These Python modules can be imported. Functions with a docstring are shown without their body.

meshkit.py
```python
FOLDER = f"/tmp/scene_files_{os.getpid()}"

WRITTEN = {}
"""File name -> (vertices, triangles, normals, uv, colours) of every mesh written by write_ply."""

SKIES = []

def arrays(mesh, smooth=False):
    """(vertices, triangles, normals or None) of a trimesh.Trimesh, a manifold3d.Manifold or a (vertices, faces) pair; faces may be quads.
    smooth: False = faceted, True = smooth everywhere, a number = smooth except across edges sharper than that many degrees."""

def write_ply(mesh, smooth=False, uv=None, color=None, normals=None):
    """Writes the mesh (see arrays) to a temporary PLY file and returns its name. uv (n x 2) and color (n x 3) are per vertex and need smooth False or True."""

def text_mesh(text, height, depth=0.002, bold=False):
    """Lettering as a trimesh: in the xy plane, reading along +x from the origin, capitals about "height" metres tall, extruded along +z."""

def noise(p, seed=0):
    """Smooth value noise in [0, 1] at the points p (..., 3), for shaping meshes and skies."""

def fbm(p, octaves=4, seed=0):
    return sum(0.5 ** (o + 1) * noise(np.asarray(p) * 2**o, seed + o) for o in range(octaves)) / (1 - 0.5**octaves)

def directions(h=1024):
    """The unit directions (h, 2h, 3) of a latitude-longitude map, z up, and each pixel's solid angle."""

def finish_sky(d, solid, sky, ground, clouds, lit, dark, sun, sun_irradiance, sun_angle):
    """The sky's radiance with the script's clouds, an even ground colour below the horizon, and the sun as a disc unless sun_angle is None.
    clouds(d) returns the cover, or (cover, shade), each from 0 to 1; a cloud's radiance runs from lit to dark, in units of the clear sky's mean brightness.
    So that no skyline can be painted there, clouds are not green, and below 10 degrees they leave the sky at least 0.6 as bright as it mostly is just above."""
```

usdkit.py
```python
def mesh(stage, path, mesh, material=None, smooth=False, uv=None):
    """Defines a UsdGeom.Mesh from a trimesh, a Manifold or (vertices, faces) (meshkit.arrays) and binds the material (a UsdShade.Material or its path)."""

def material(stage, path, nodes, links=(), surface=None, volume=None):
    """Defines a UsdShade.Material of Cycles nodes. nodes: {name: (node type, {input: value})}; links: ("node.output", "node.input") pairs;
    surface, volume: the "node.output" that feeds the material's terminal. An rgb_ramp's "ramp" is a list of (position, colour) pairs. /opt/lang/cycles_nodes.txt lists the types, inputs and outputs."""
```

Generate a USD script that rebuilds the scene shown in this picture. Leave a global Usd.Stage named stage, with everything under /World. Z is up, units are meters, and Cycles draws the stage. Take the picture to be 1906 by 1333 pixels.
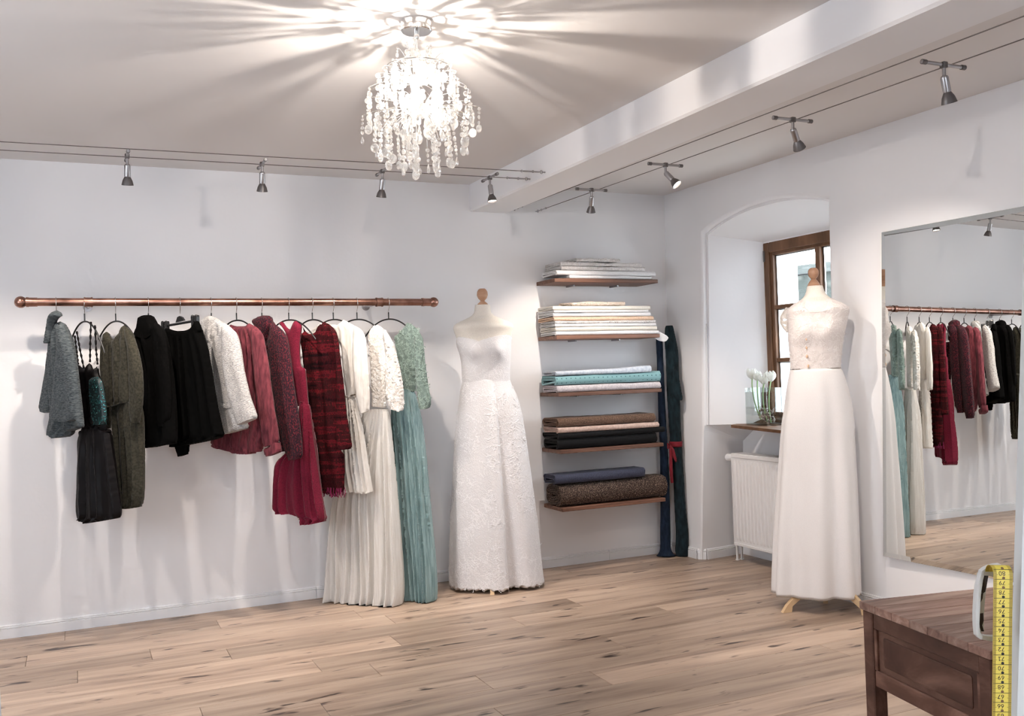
import math, json
import numpy as np, trimesh, usdkit, meshkit
import manifold3d as m3
import shapely, shapely.affinity
from shapely.geometry import Polygon, LineString, Point, box as sbox
from shapely.ops import unary_union
from scipy.spatial import Delaunay
from pxr import Usd, UsdGeom, UsdLux, UsdShade, Gf, Sdf

stage = Usd.Stage.CreateInMemory()
UsdGeom.SetStageUpAxis(stage, 'Z'); UsdGeom.SetStageMetersPerUnit(stage, 1.0)
stage.SetDefaultPrim(UsdGeom.Xform.Define(stage, '/World').GetPrim())
UsdGeom.Scope.Define(stage, '/World/Looks')
A = np.array
pi = math.pi

# ---------------------------------------------------------------- camera, daylight, exposure
cam = UsdGeom.Camera.Define(stage, '/World/camera')
cam.AddTransformOp().Set(Gf.Matrix4d(0.90834, -0.41690, -0.03326, 0, 0.02448, -0.02645, 0.99935, 0, -0.41750, -0.90857, -0.01382, 0, 0, 0, 1.28, 1))
cam.CreateHorizontalApertureAttr(36.0)
cam.CreateVerticalApertureAttr(36.0 * 1333 / 1906)
cam.CreateFocalLengthAttr(36.0 * 1767.87 / 1906)
cam.CreateClippingRangeAttr(Gf.Vec2f(0.02, 200))
cam.CreateExposureAttr(0.0)

SKY = 3.3
dome = UsdLux.DomeLight.Define(stage, '/World/sky')
dome.CreateColorAttr(Gf.Vec3f(0.84, 0.91, 1.0)); dome.CreateIntensityAttr(SKY)
# daylight falls through the niche window and the left shop window; the unseen street opening is added as fill

WARM = (1.0, 0.88, 0.77)
SPOT_I = 4700.0
BULB_I = 14500.0

# ---------------------------------------------------------------- helpers
def lin(r, g, b):
    c = A([r, g, b], float) / 255
    return tuple(np.where(c <= 0.04045, c / 12.92, ((c + 0.055) / 1.055) ** 2.4))

COUNT, LOC = {}, {}
def numbered(parent, name):
    k = parent + '/' + name
    n = COUNT.get(k, -1) + 1
    COUNT[k] = n
    return k if n == 0 else f'{k}_{n:03d}'

def data(prim, **kw):
    for k, v in kw.items():
        if v: prim.SetCustomDataByKey(k, v)

def thing(name, label, cat, group=None, loc=(0, 0, 0), kind=None):
    p = numbered('/World', name)
    x = UsdGeom.Xform.Define(stage, p)
    x.AddTranslateOp().Set(Gf.Vec3d(*map(float, loc)))
    LOC[p] = A(loc, float)
    data(x.GetPrim(), label=label, category=cat, group=group, kind=kind)
    return p

def part(parent, name, mesh, mat, smooth=False, label=None, kind=None):
    """mesh in world metres; stored relative to its thing."""
    p = numbered(parent, name)
    root = '/'.join(p.split('/')[:3])
    v, f, n = meshkit.arrays(mesh, False) if not isinstance(mesh, tuple) else (A(mesh[0], float), A(mesh[1], int), None)
    m = usdkit.mesh(stage, p, (v - LOC.get(root, np.zeros(3)), f), mat, smooth=smooth)
    data(m.GetPrim(), label=label, kind=kind)
    return p

def single(name, mesh, mat, label, cat, group=None, kind=None, smooth=False):
    p = numbered('/World', name)
    m = usdkit.mesh(stage, p, mesh, mat, smooth=smooth)
    data(m.GetPrim(), label=label, category=cat, group=group, kind=kind)
    return p

cat = trimesh.util.concatenate
def hull(pts): return trimesh.convex.convex_hull(A(pts, float))
def box(x0, y0, z0, x1, y1, z1, c=0.0):
    if c <= 0:
        return trimesh.creation.box(bounds=[[x0, y0, z0], [x1, y1, z1]])
    P = []
    for sx, ax, bx in ((1, x0, x1), (-1, x1, x0)):
        for sy, ay in ((1, y0), (-1, y1)):
            for sz, az in ((1, z0), (-1, z1)):
                P += [(ax, ay + sy * c, az + sz * c), (ax + sx * c, ay, az + sz * c), (ax + sx * c, ay + sy * c, az)]
    return hull(P)

def frame_axes(d):
    d = A(d, float) / np.linalg.norm(d)
    a = np.cross(d, [0, 0, 1.] if abs(d[2]) < 0.95 else [1., 0, 0]); a /= np.linalg.norm(a)
    return d, a, np.cross(d, a)

def tube(pts, r, sides=8, cap=True):
    p = A(pts, float); n = len(p)
    r = np.broadcast_to(A(r, float), (n,))
    t = np.gradient(p, axis=0); t /= np.linalg.norm(t, axis=1, keepdims=True) + 1e-12
    _, a, b = frame_axes(t[0])
    V = []
    for i in range(n):
        a = a - np.dot(a, t[i]) * t[i]; a /= np.linalg.norm(a); b = np.cross(t[i], a)
        g = np.arange(sides) * 2 * pi / sides
        V.append(p[i] + r[i] * (np.cos(g)[:, None] * a + np.sin(g)[:, None] * b))
    V = np.vstack(V); F = []
    for i in range(n - 1):
        for j in range(sides):
            k = (j + 1) % sides
            q = (i * sides + j, i * sides + k, (i + 1) * sides + k, (i + 1) * sides + j)
            F += [(q[0], q[1], q[2]), (q[0], q[2], q[3])]
    if cap:
        V = np.vstack([V, p[:1], p[-1:]]); c0, c1 = len(V) - 2, len(V) - 1
        for j in range(sides):
            k = (j + 1) % sides
            F += [(c0, k, j), (c1, (n - 1) * sides + j, (n - 1) * sides + k)]
    return trimesh.Trimesh(V, F, process=False)

def rod(a, b, r, sides=12, r2=None): return tube([a, b], [r, r if r2 is None else r2], sides)

def lathe(profile, origin=(0, 0, 0), axis=(0, 0, 1), sides=24):
    """profile: (radius, height along the axis)"""
    d, a, b = frame_axes(axis)
    pr = A(profile, float); n = len(pr); g = np.arange(sides) * 2 * pi / sides
    V = np.vstack([A(origin) + h * d + r * (np.cos(g)[:, None] * a + np.sin(g)[:, None] * b) for r, h in pr])
    F = []
    for i in range(n - 1):
        for j in range(sides):
            k = (j + 1) % sides
            q = (i * sides + j, i * sides + k, (i + 1) * sides + k, (i + 1) * sides + j)
            F += [(q[0], q[1], q[2]), (q[0], q[2], q[3])]
    V = np.vstack([V, A(origin) + pr[0, 1] * d, A(origin) + pr[-1, 1] * d]); c0, c1 = len(V) - 2, len(V) - 1
    for j in range(sides):
        k = (j + 1) % sides
        F += [(c0, k, j), (c1, (n - 1) * sides + j, (n - 1) * sides + k)]
    return trimesh.Trimesh(V, F, process=False)

def ball(c, r, sub=2, squash=(1, 1, 1)):
    m = trimesh.creation.icosphere(sub, 1.0); m.apply_scale(A(squash) * r); m.apply_translation(c); return m

def prism(poly, h0, h1, o, U, V, N):
    """polygon in (U,V) at o, extruded from h0 to h1 along N"""
    if not isinstance(poly, Polygon): poly = Polygon(poly)
    m = trimesh.creation.extrude_polygon(poly, h1 - h0, engine='earcut')
    v = m.vertices
    m.vertices = A(o) + v[:, :1] * A(U) + v[:, 1:2] * A(V) + (v[:, 2:] + h0) * A(N)
    return m

def chaikin(p, n=1):
    p = A(p, float)
    for _ in range(n):
        q = np.roll(p, -1, 0)
        p = np.stack([0.8 * p + 0.2 * q, 0.2 * p + 0.8 * q], 1).reshape(-1, 2)
    return p

def smoothstep(x, a, b):
    t = np.clip((x - a) / (b - a), 0, 1); return t * t * (3 - 2 * t)

def resample(ring, h):
    p = A(ring.coords)[:-1]; L = ring.length; n = max(12, int(L / h))
    return A([ring.interpolate(i * L / n).coords[0] for i in range(n)])

YWALL = 5.505
def cloth(poly, org, phi, thick=0.06, off=0.0, edge=0.03, folds=0, famp=0.012, ftop=0.15, wr=0.004, wscale=9.0, seed=1, h=0.0075, rnd=2, bell=0.0, hemfrac=0.6, opentop=False, shrink=0.15):
    """A hung piece of cloth: an outline in the garment's own plane (u across, z up), filled to a body with front, back, folds and creases."""
    P = Polygon(chaikin(poly, rnd)).buffer(0)
    if P.geom_type != 'Polygon': P = max(P.geoms, key=lambda g: g.area)
    b0 = P.bounds; Q = P.buffer(-thick * shrink)
    if Q.geom_type == 'Polygon' and Q.area > .4 * P.area:
        b1 = Q.bounds; P = shapely.affinity.scale(Q, 1, (b0[3] - b0[1]) / (b1[3] - b1[1]), origin=(0, b1[1])); P = shapely.affinity.translate(P, 0, b0[1] - b1[1])
    P = P.simplify(0.0008)
    B = resample(P.exterior, h)
    x0, y0, x1, y1 = P.bounds
    rs = np.random.RandomState(seed)
    gx, gy = np.meshgrid(np.arange(x0, x1, h), np.arange(y0, y1, h * 1.25))
    g = np.stack([gx.ravel(), gy.ravel()], 1); g += rs.uniform(-.18, .18, g.shape) * h
    inside = shapely.contains_xy(P.buffer(-h * 0.45), g[:, 0], g[:, 1]); g = g[inside]
    pts = np.vstack([B, g])
    tri = Delaunay(pts).simplices
    c = pts[tri].mean(1); tri = tri[shapely.contains_xy(P, c[:, 0], c[:, 1])]
    a, b, cc = pts[tri[:, 0]], pts[tri[:, 1]], pts[tri[:, 2]]
    s = (b[:, 0] - a[:, 0]) * (cc[:, 1] - a[:, 1]) - (b[:, 1] - a[:, 1]) * (cc[:, 0] - a[:, 0])
    tri = np.where((s < 0)[:, None], tri[:, ::-1], tri)
    nb = len(B); tg = np.roll(B, -1, 0) - np.roll(B, 1, 0); sg = 1 if P.exterior.is_ccw else -1
    nz = -sg * tg[:, 0] / (np.linalg.norm(tg, axis=1) + 1e-9)          # upward component of the outward normal
    hem = (nz < -0.72) & (B[:, 1] < y0 + hemfrac * (y1 - y0))
    if opentop: hem |= (nz > 0.6) & (B[:, 1] > y1 - .25 * (y1 - y0))
    segs = [LineString([B[i], B[(i + 1) % nb]]) for i in range(nb) if not (hem[i] and hem[(i + 1) % nb])]
    d = shapely.distance(shapely.unary_union(segs) if segs else P.exterior, shapely.points(pts))
    w = np.clip(d / edge, 0, 1); prof = np.sqrt(np.clip(1 - (1 - w) ** 2, 0, 1))
    u, z = pts[:, 0], pts[:, 1]
    zb = np.linspace(y0, y1, 60); lo = np.full(60, np.nan); hi = np.full(60, np.nan)
    k = np.clip(((z - y0) / (y1 - y0) * 59).round().astype(int), 0, 59)
    for i in range(60):
        m = k == i
        if m.any(): lo[i], hi[i] = u[m].min(), u[m].max()
    ok = ~np.isnan(lo); lo = np.interp(zb, zb[ok], lo[ok]); hi = np.interp(zb, zb[ok], hi[ok])
    ul, ur = np.interp(z, zb, lo), np.interp(z, zb, hi)
    t = (u - ul) / np.maximum(ur - ul, 0.02)
    down = smoothstep(y1 - z, 0.0, max(ftop, 0.01))
    q = np.stack([u * wscale, z * wscale * 0.35, np.full_like(u, seed * 3.7)], 1)
    q2 = np.stack([u * wscale * 2.3 + z * 5, z * wscale * 1.6, np.full_like(u, seed * 1.3 + 9)], 1)
    cr = (meshkit.fbm(q, 3, seed) - 0.5) * 2 * wr * 2.2 + (meshkit.fbm(q2, 3, seed + 5) - 0.5) * 2 * wr
    fo = np.zeros_like(u)
    if folds:
        ph = rs.uniform(0, 6.28, 3)
        nq = meshkit.fbm(np.stack([t * folds * .8, z * 1.6, np.full_like(t, seed * 2.1)], 1), 2, seed + 11) - .5
        tt = t + nq * 1.1 / folds
        amp = .55 + .9 * meshkit.noise(np.stack([t * folds, z * .8, np.full_like(t, seed * .7)], 1), seed + 3)
        fo = famp * amp * ((2 * np.sqrt(np.sin(pi * folds * tt + ph[0]) ** 2 + .14) - 1.3) + .3 * np.sin(2 * pi * folds * 1.7 * tt + ph[1])) * (0.2 + 0.8 * down)
    th = thick * (1 + bell * (y1 - z) / (y1 - y0))
    f = off + (th / 2 + fo + cr) * prof
    bk = off - (th / 2 - fo - cr * 0.5) * prof
    ph = math.radians(phi)
    U = A([math.cos(ph), -math.sin(ph), 0]); N = A([-math.sin(ph), -math.cos(ph), 0])
    O = A([org[0], org[1], 0])
    def place(v):
        X = O + u[:, None] * U + v[:, None] * N; X[:, 2] = np.maximum(z, 0.004)
        over = X[:, 1] - (YWALL - 0.06); X[:, 1] = np.where(over > 0, YWALL - 0.06 + 0.055 * (1 - np.exp(-over / 0.055)), X[:, 1]); return X
    V = np.vstack([place(f), place(bk)])
    F = np.vstack([tri, tri[:, ::-1] + len(pts)])
    n0 = len(V); V = np.vstack([V, V[:nb], V[len(pts):len(pts) + nb]]); j = np.arange(nb); k2 = (j + 1) % nb
    st = np.vstack([np.column_stack([n0 + j, n0 + nb + j, n0 + nb + k2]), np.column_stack([n0 + j, n0 + nb + k2, n0 + k2])])
    gapw = np.linalg.norm(V[n0:n0 + nb] - V[n0 + nb:], axis=1) > 2e-4
    st = st[np.tile(gapw & np.roll(gapw, -1), 2)]
    F = np.vstack([F, st if P.exterior.is_ccw else st[:, ::-1]])
    # outward orientation: N points to the viewer side, (U, z) seen from N is mirrored or not
    if np.dot(np.cross(U, [0, 0, 1]), N) < 0: F = F[:, ::-1]
    m = trimesh.Trimesh(V, F, process=False)
    m.remove_unreferenced_vertices()
    m.metadata['front'] = (place(f), tri, N, pts, d)
    return m

def loft(rows, c, zs=None, ratio=0.6, n=140, folds=0, famp=0.0, seed=0, extra=None, step=0.012, sup=2.0, close=True, flat=0.0):
    """Elliptical sections from (z, left, right) rows; the broad side is square to the line from the doorway to the stand."""
    r = A(sorted(rows, key=lambda q: q[0]), float)
    z = np.unique(np.concatenate([np.arange(r[0, 0], r[-1, 0], step), [r[-1, 0]]]))
    L, Rr = np.interp(z, r[:, 0], r[:, 1]), np.interp(z, r[:, 0], r[:, 2])
    if len(z) > 8:
        kk = A([1, 2, 3, 2, 1.]) / 9
        for X in (L, Rr):
            Y = np.convolve(np.pad(X, 2, mode='edge'), kk, 'valid'); Y[0], Y[-1] = X[0], X[-1]; X[:] = Y
    c = A(c, float); v = c[:2] / np.linalg.norm(c[:2]); e = A([v[1], -v[0], 0]); nn = A([v[0], v[1], 0])
    th = np.arange(n) * 2 * pi / n
    rs = np.random.RandomState(seed); ph = rs.uniform(0, 6.28, 4)
    V = []
    for i, zz in enumerate(z):
        a, m = (Rr[i] - L[i]) / 2, (Rr[i] + L[i]) / 2
        b = a * (ratio(zz) if callable(ratio) else ratio)
        t = (z[-1] - zz) / (z[-1] - z[0] + 1e-9)
        w = famp * t
        f = 0
        if folds:
            f = w * (0.6 * np.sin(folds * th + ph[0]) + 0.4 * np.sin(folds * 1.6 * th + ph[1] + 1.1 * zz))
        cs, sn = np.cos(th), np.sin(th)
        x = m + (a + f * 0.6) * np.sign(cs) * np.abs(cs) ** (2 / sup); y = (b + f) * np.sign(sn) * np.abs(sn) ** (2 / sup)
        zr = np.full(n, zz)
        if extra is not None: x, y, zr = extra(th, zz, t, x, y, zr)
        X = c[None, :2] + x[:, None] * e[:2] + y[:, None] * nn[:2]
        V.append(np.column_stack([X, zr]))
    N = len(z); V = np.vstack(V); F = []
    j = np.arange(n); k = (j + 1) % n
    for i in range(N - 1):
        F.append(np.column_stack([i * n + j, i * n + k, (i + 1) * n + k])); F.append(np.column_stack([i * n + j, (i + 1) * n + k, (i + 1) * n + j]))
    F = np.vstack(F)
    # e x nn = +z*(...)  -> make the faces look outward
    if np.cross(e, nn)[2] < 0: F = F[:, ::-1]
    if close:
        V = np.vstack([V, V[:n].mean(0), V[(N - 1) * n:N * n].mean(0)]); a0, a1 = len(V) - 2, len(V) - 1
        C = np.vstack([np.column_stack([np.full(n, a0), k, j]), np.column_stack([np.full(n, a1), (N - 1) * n + j, (N - 1) * n + k])])
        if np.cross(e, nn)[2] < 0: C = C[:, ::-1]
        F = np.vstack([F, C])
    return trimesh.Trimesh(V, F, process=False)

# ---------------------------------------------------------------- materials
def mat(name, nodes, links, surface='p.BSDF'):
    return usdkit.material(stage, '/World/Looks/' + name, nodes, links, surface=surface)

def plain(name, col, rough=0.5, metal=0.0, **kw):
    return mat(name, {'p': ('principled_bsdf', dict(base_color=col, roughness=rough, metallic=metal, **kw))}, [])

def fabric(name, c1, c2=None, scale=120.0, stretch=(1, 1, 1), bump=0.25, dist=0.002, rough=0.9, sheen=0.06, ramp=(0.35, 0.65), detail=3, big=None, trans=0.0, spec=0.25):
    c2 = c2 or tuple(x * 0.86 for x in c1)
    N = {'g': ('geometry', {}), 'm': ('mapping', {'scale': stretch}), 'n': ('noise_texture', {'scale': scale, 'detail': detail}),
         'r': ('rgb_ramp', {'ramp': [(0, c1), (ramp[0], c1), (ramp[1], c2), (1, c2)]}),
         'b': ('bump', {'strength': bump, 'distance': dist}),
         'p': ('principled_bsdf', {'roughness': rough, 'sheen_weight': sheen, 'sheen_roughness': 0.4, 'specular_ior_level': spec})}
    Lk = [('g.position', 'm.vector'), ('m.vector', 'n.vector'), ('n.fac', 'r.fac'), ('n.fac', 'b.height'), ('b.normal', 'p.normal')]
    if big:
        N['n2'] = ('noise_texture', {'scale': big[0], 'detail': 2}); N['r2'] = ('rgb_ramp', {'ramp': [(0.3, (1, 1, 1)), (0.7, big[1])]})
        N['x'] = ('mix_color', {'blend_type': 'multiply', 'fac': 1.0})
        Lk += [('g.position', 'n2.vector'), ('n2.fac', 'r2.fac'), ('r.color', 'x.a'), ('r2.color', 'x.b'), ('x.result', 'p.base_color')]
    else:
        Lk += [('r.color', 'p.base_color')]
    surf = 'p.BSDF'
    if trans:
        N['t'] = ('translucent_bsdf', {'color': c1}); N['mx'] = ('mix_closure', {'fac': trans})
        Lk += [('p.BSDF', 'mx.closure1'), ('t.BSDF', 'mx.closure2'), ('b.normal', 't.normal')]; surf = 'mx.closure'
    return mat(name, N, Lk, surf)

def voronoi_fabric(name, c1, c2, scale, bump=0.6, dist=0.004, rough=0.85, holes=None, stretch=(1, 1, 1), feature='f1', pos=(0.0, 0.35)):
    N = {'g': ('geometry', {}), 'm': ('mapping', {'scale': stretch}), 'nz': ('noise_texture', {'scale': scale * 0.35, 'detail': 2}),
         'w': ('mix_vector', {'fac': 0.06}),
         'v': ('voronoi_texture', {'scale': scale, 'feature': feature}),
         'r': ('rgb_ramp', {'ramp': [(pos[0], c1), (pos[1], c2), (1, c2)]}),
         'b': ('bump', {'strength': bump, 'distance': dist, 'invert': feature == 'f1'}),
         'p': ('principled_bsdf', {'roughness': rough, 'sheen_weight': 0.2, 'specular_ior_level': 0.3})}
    Lk = [('g.position', 'm.vector'), ('m.vector', 'nz.vector'), ('m.vector', 'w.a'), ('nz.color', 'w.b'), ('w.result', 'v.vector'),
          ('v.distance', 'r.fac'), ('v.distance', 'b.height'), ('r.color', 'p.base_color'), ('b.normal', 'p.normal')]
    surf = 'p.BSDF'
    if holes:
        N['v2'] = ('voronoi_texture', {'scale': holes[0], 'feature': 'distance_to_edge'})
        N['h'] = ('rgb_ramp', {'ramp': [(0, (0, 0, 0)), (holes[1], (0, 0, 0)), (holes[1] + 0.05, (1, 1, 1)), (1, (1, 1, 1))]})
        N['k'] = ('math', {'math_type': 'multiply', 'value2': holes[2]})
        N['t'] = ('transparent_bsdf', {}); N['mx'] = ('mix_closure', {})
        Lk += [('w.result', 'v2.vector'), ('v2.distance', 'h.fac'), ('h.color', 'k.value1'), ('k.value', 'mx.fac'), ('p.BSDF', 'mx.closure1'), ('t.BSDF', 'mx.closure2')]
        surf = 'mx.closure'
    return mat(name, N, Lk, surf)

def wood(name, stops, scale=(1.2, 16, 16), knots=0.0, rough=0.45, dark=lin(70, 52, 40), seedrand=True, nscale=1.0, detail=6, bump=0.08):
    N = {'g': ('geometry', {}), 'o': ('object_info', {}), 'k': ('math', {'math_type': 'multiply', 'value2': 61.0 if seedrand else 0.0}),
         'm': ('mapping', {'scale': scale}), 'n': ('noise_texture', {'dimensions': '4D', 'scale': nscale, 'detail': detail, 'roughness': 0.6, 'distortion': 0.6}),
         'r': ('rgb_ramp', {'ramp': stops}),
         'tv': ('math', {'math_type': 'multiply_add', 'value2': 0.36, 'value3': 0.76}),
         'h': ('hsv', {'hue': 0.5, 'saturation': 1.0, 'fac': 1.0}),
         'b': ('bump', {'strength': bump, 'distance': 0.001}),
         'p': ('principled_bsdf', {'roughness': rough, 'specular_ior_level': 0.4})}
    Lk = [('g.position', 'm.vector'), ('m.vector', 'n.vector'), ('o.random', 'k.value1'), ('k.value', 'n.w'), ('n.fac', 'r.fac'),
          ('o.random', 'tv.value1'), ('tv.value', 'h.value'), ('n.fac', 'b.height'), ('b.normal', 'p.normal')]
    col = 'r.color'
    if knots:
        N['m2'] = ('mapping', {'scale': (5.0, 21, 21)})
        N['n2'] = ('noise_texture', {'dimensions': '4D', 'scale': 1.0, 'detail': 3, 'roughness': 0.5, 'distortion': 0.5})
        N['r2'] = ('rgb_ramp', {'ramp': [(0, (0, 0, 0)), (knots, (0, 0, 0)), (knots + 0.07, (1, 1, 1)), (1, (1, 1, 1))]})
        N['x'] = ('mix_color', {'blend_type': 'mix', 'b': dark})
        Lk += [('g.position', 'm2.vector'), ('m2.vector', 'n2.vector'), ('k.value', 'n2.w'), ('n2.fac', 'r2.fac'), ('r2.color', 'x.fac'), (col, 'x.a')]
        col = 'x.result'
    Lk += [(col, 'h.color'), ('h.color', 'p.base_color')]
    return mat(name, N, Lk)

def plaster(name, col, bump=0.12):
    return mat(name, {'g': ('geometry', {}), 'n': ('noise_texture', {'scale': 55.0, 'detail': 4}), 'n2': ('noise_texture', {'scale': 2.2, 'detail': 2}),
                      'a': ('math', {'math_type': 'multiply_add', 'value2': 6.0}), 'b': ('bump', {'strength': bump, 'distance': 0.003}),
                      'p': ('principled_bsdf', {'base_color': col, 'roughness': 0.9, 'specular_ior_level': 0.2})},
               [('g.position', 'n.vector'), ('g.position', 'n2.vector'), ('n2.fac', 'a.value1'), ('n.fac', 'a.value3'), ('a.value', 'b.height'), ('b.normal', 'p.normal')])

WALL = plaster('white_plaster', (0.83, 0.825, 0.84))
CEIL = plaster('ceiling_plaster', (0.74, 0.715, 0.705))
PAINT = plain('white_paint', (0.80, 0.80, 0.82), 0.45)
RADPAINT = plain('radiator_enamel', (0.84, 0.83, 0.83), 0.3)
FLOORW = wood('oak_planks', [(0.24, lin(100, 86, 77)), (0.38, lin(148, 127, 112)), (0.52, lin(176, 154, 136)), (0.72, lin(197, 176, 157))], knots=0.622, rough=0.38, dark=lin(62, 46, 40), nscale=0.9)
FLOORJ = plain('floor_joint', lin(120, 98, 84), 0.8)
SHELFW = wood('shelf_wood', [(0.3, lin(84, 57, 46)), (0.55, lin(126, 89, 72)), (0.75, lin(152, 114, 95))], scale=(2, 40, 60), rough=0.5)
TABLEW = wood('table_wood', [(0.3, lin(58, 36, 30)), (0.5, lin(98, 66, 54)), (0.72, lin(146, 110, 94))], scale=(14, 3.0, 9), rough=0.55)
TABLET = wood('table_top_wood', [(0.3, lin(104, 74, 64)), (0.5, lin(154, 120, 106)), (0.72, lin(196, 166, 150))], scale=(2.5, 26, 26), rough=0.5)
WINW = wood('window_wood', [(0.3, lin(84, 56, 36)), (0.55, lin(122, 86, 60)), (0.75, lin(146, 108, 80))], scale=(10, 10, 2.5), rough=0.5)
KNOBW = wood('turned_beech', [(0.3, lin(160, 118, 92)), (0.55, lin(190, 148, 120)), (0.75, lin(206, 168, 140))], scale=(6, 6, 30), rough=0.4)
LEGW = plain('pale_pine', lin(214, 184, 146), 0.5)
COPPER = mat('copper_pipe', {'g': ('geometry', {}), 'n': ('noise_texture', {'scale': 14.0, 'detail': 3}), 'r': ('rgb_ramp', {'ramp': [(0.35, lin(178, 138, 123)), (0.65, lin(128, 92, 80))]}),
             'p': ('principled_bsdf', {'metallic': 1.0, 'roughness': 0.3})}, [('g.position', 'n.vector'), ('n.fac', 'r.fac'), ('r.color', 'p.base_color')])
STEEL = plain('brushed_steel', (0.42, 0.41, 0.42), 0.32, 1.0)
DARKST = plain('dark_steel', (0.16, 0.15, 0.15), 0.4, 0.8)
CHROME = plain('chrome', (0.85, 0.84, 0.83), 0.08, 1.0)
WIRE = plain('steel_wire', (0.20, 0.18, 0.17), 0.5, 0.6)
BLACKPL = plain('black_hanger', (0.012, 0.012, 0.013), 0.35)
HOOKM = plain('hanger_hook', (0.62, 0.60, 0.58), 0.2, 1.0)
MIRROR = plain('mirror_glass', (0.86, 0.88, 0.87), 0.0, 1.0)
BEVELM = plain('mirror_bevel', (0.80, 0.83, 0.83), 0.02, 1.0)
JERSEY = fabric('form_jersey', (0.84, 0.79, 0.72), scale=300, bump=0.05)
GREYPAINT = plain('door_frame_paint', (0.66, 0.68, 0.68), 0.5)

def each(parent, name, meshes, mat_, smooth=False):
    for m_ in meshes: part(parent, name, m_, mat_, smooth)
# ---------------------------------------------------------------- the room
YB, ZC, X0, Y0 = 5.53, 2.465, -2.0, -2.0
def xin(z): return 3.705 + 0.017 * z          # the old right wall leans outwards a little

floor = thing('floor', 'oak plank floor with dark knots running along the back wall', 'floor', kind='structure')
part(floor, 'subfloor', box(X0, Y0, -0.06, 4.3, YB + .25, -0.012), FLOORJ)
seams = sorted({4.925 + 0.1965 * k for k in range(-36, 5)})
known = {4.73: [0.29, 1.466], 4.53: [-0.026, 0.62, 2.458], 4.33: [-0.95, 1.37, 2.02], 4.135: [0.942, 2.783], 3.94: [-0.7, 1.153], 3.745: [0.41, 2.255], 3.55: [-0.6, 0.842, 1.5], 3.355: [0.2, 1.94]}
rs = np.random.RandomState(5)
for i in range(len(seams)):
    y0 = seams[i]; y1 = y0 + 0.1965
    if y0 > YB: break
    y1 = min(y1, YB)
    cuts = next((v for k, v in known.items() if abs(k - y0) < 0.06), None)
    if cuts is None:
        s = rs.uniform(-2.2, -0.2); cuts = []
        while s < 4.1: cuts.append(s); s += rs.uniform(1.3, 2.1)
    xs = [X0] + [c for c in sorted(cuts) if X0 + .15 < c < 4.1] + [4.3 if y0 > 3.8 and y0 < 5.25 else 3.9]
    g = 0.0007
    for a, b in zip(xs[:-1], xs[1:]):
        part(floor, 'plank', box(a + g, y0 + g, -0.014, b - g, y1 - g, 0.0, 0.0012), FLOORW)

single('ceiling', box(X0, Y0, ZC, 4.3, YB + .25, ZC + .12), CEIL, 'pale plastered ceiling above the shop', 'ceiling', kind='structure')
bz = 2.295
beamrs = hull([(2.28, YB + .02, bz + .01), (2.29, YB + .02, bz), (2.285, YB + .02, ZC + .01), (2.535, YB + .02, bz), (2.545, YB + .02, bz + .01), (2.545, YB + .02, ZC + .01),
               (2.285, Y0, bz + .01), (2.295, Y0, bz), (2.285, Y0, ZC + .01), (2.535, Y0, bz), (2.545, Y0, bz + .01), (2.545, Y0, ZC + .01)])
single('trim_1', beamrs, WALL, 'white plastered beam crossing the ceiling between the two wire light rows', 'beam', kind='structure')
single('wall_back', box(X0, YB, 0, 4.3, YB + .25, ZC), WALL, 'white back wall behind the copper rail and the shelves', 'wall', kind='structure')

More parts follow.
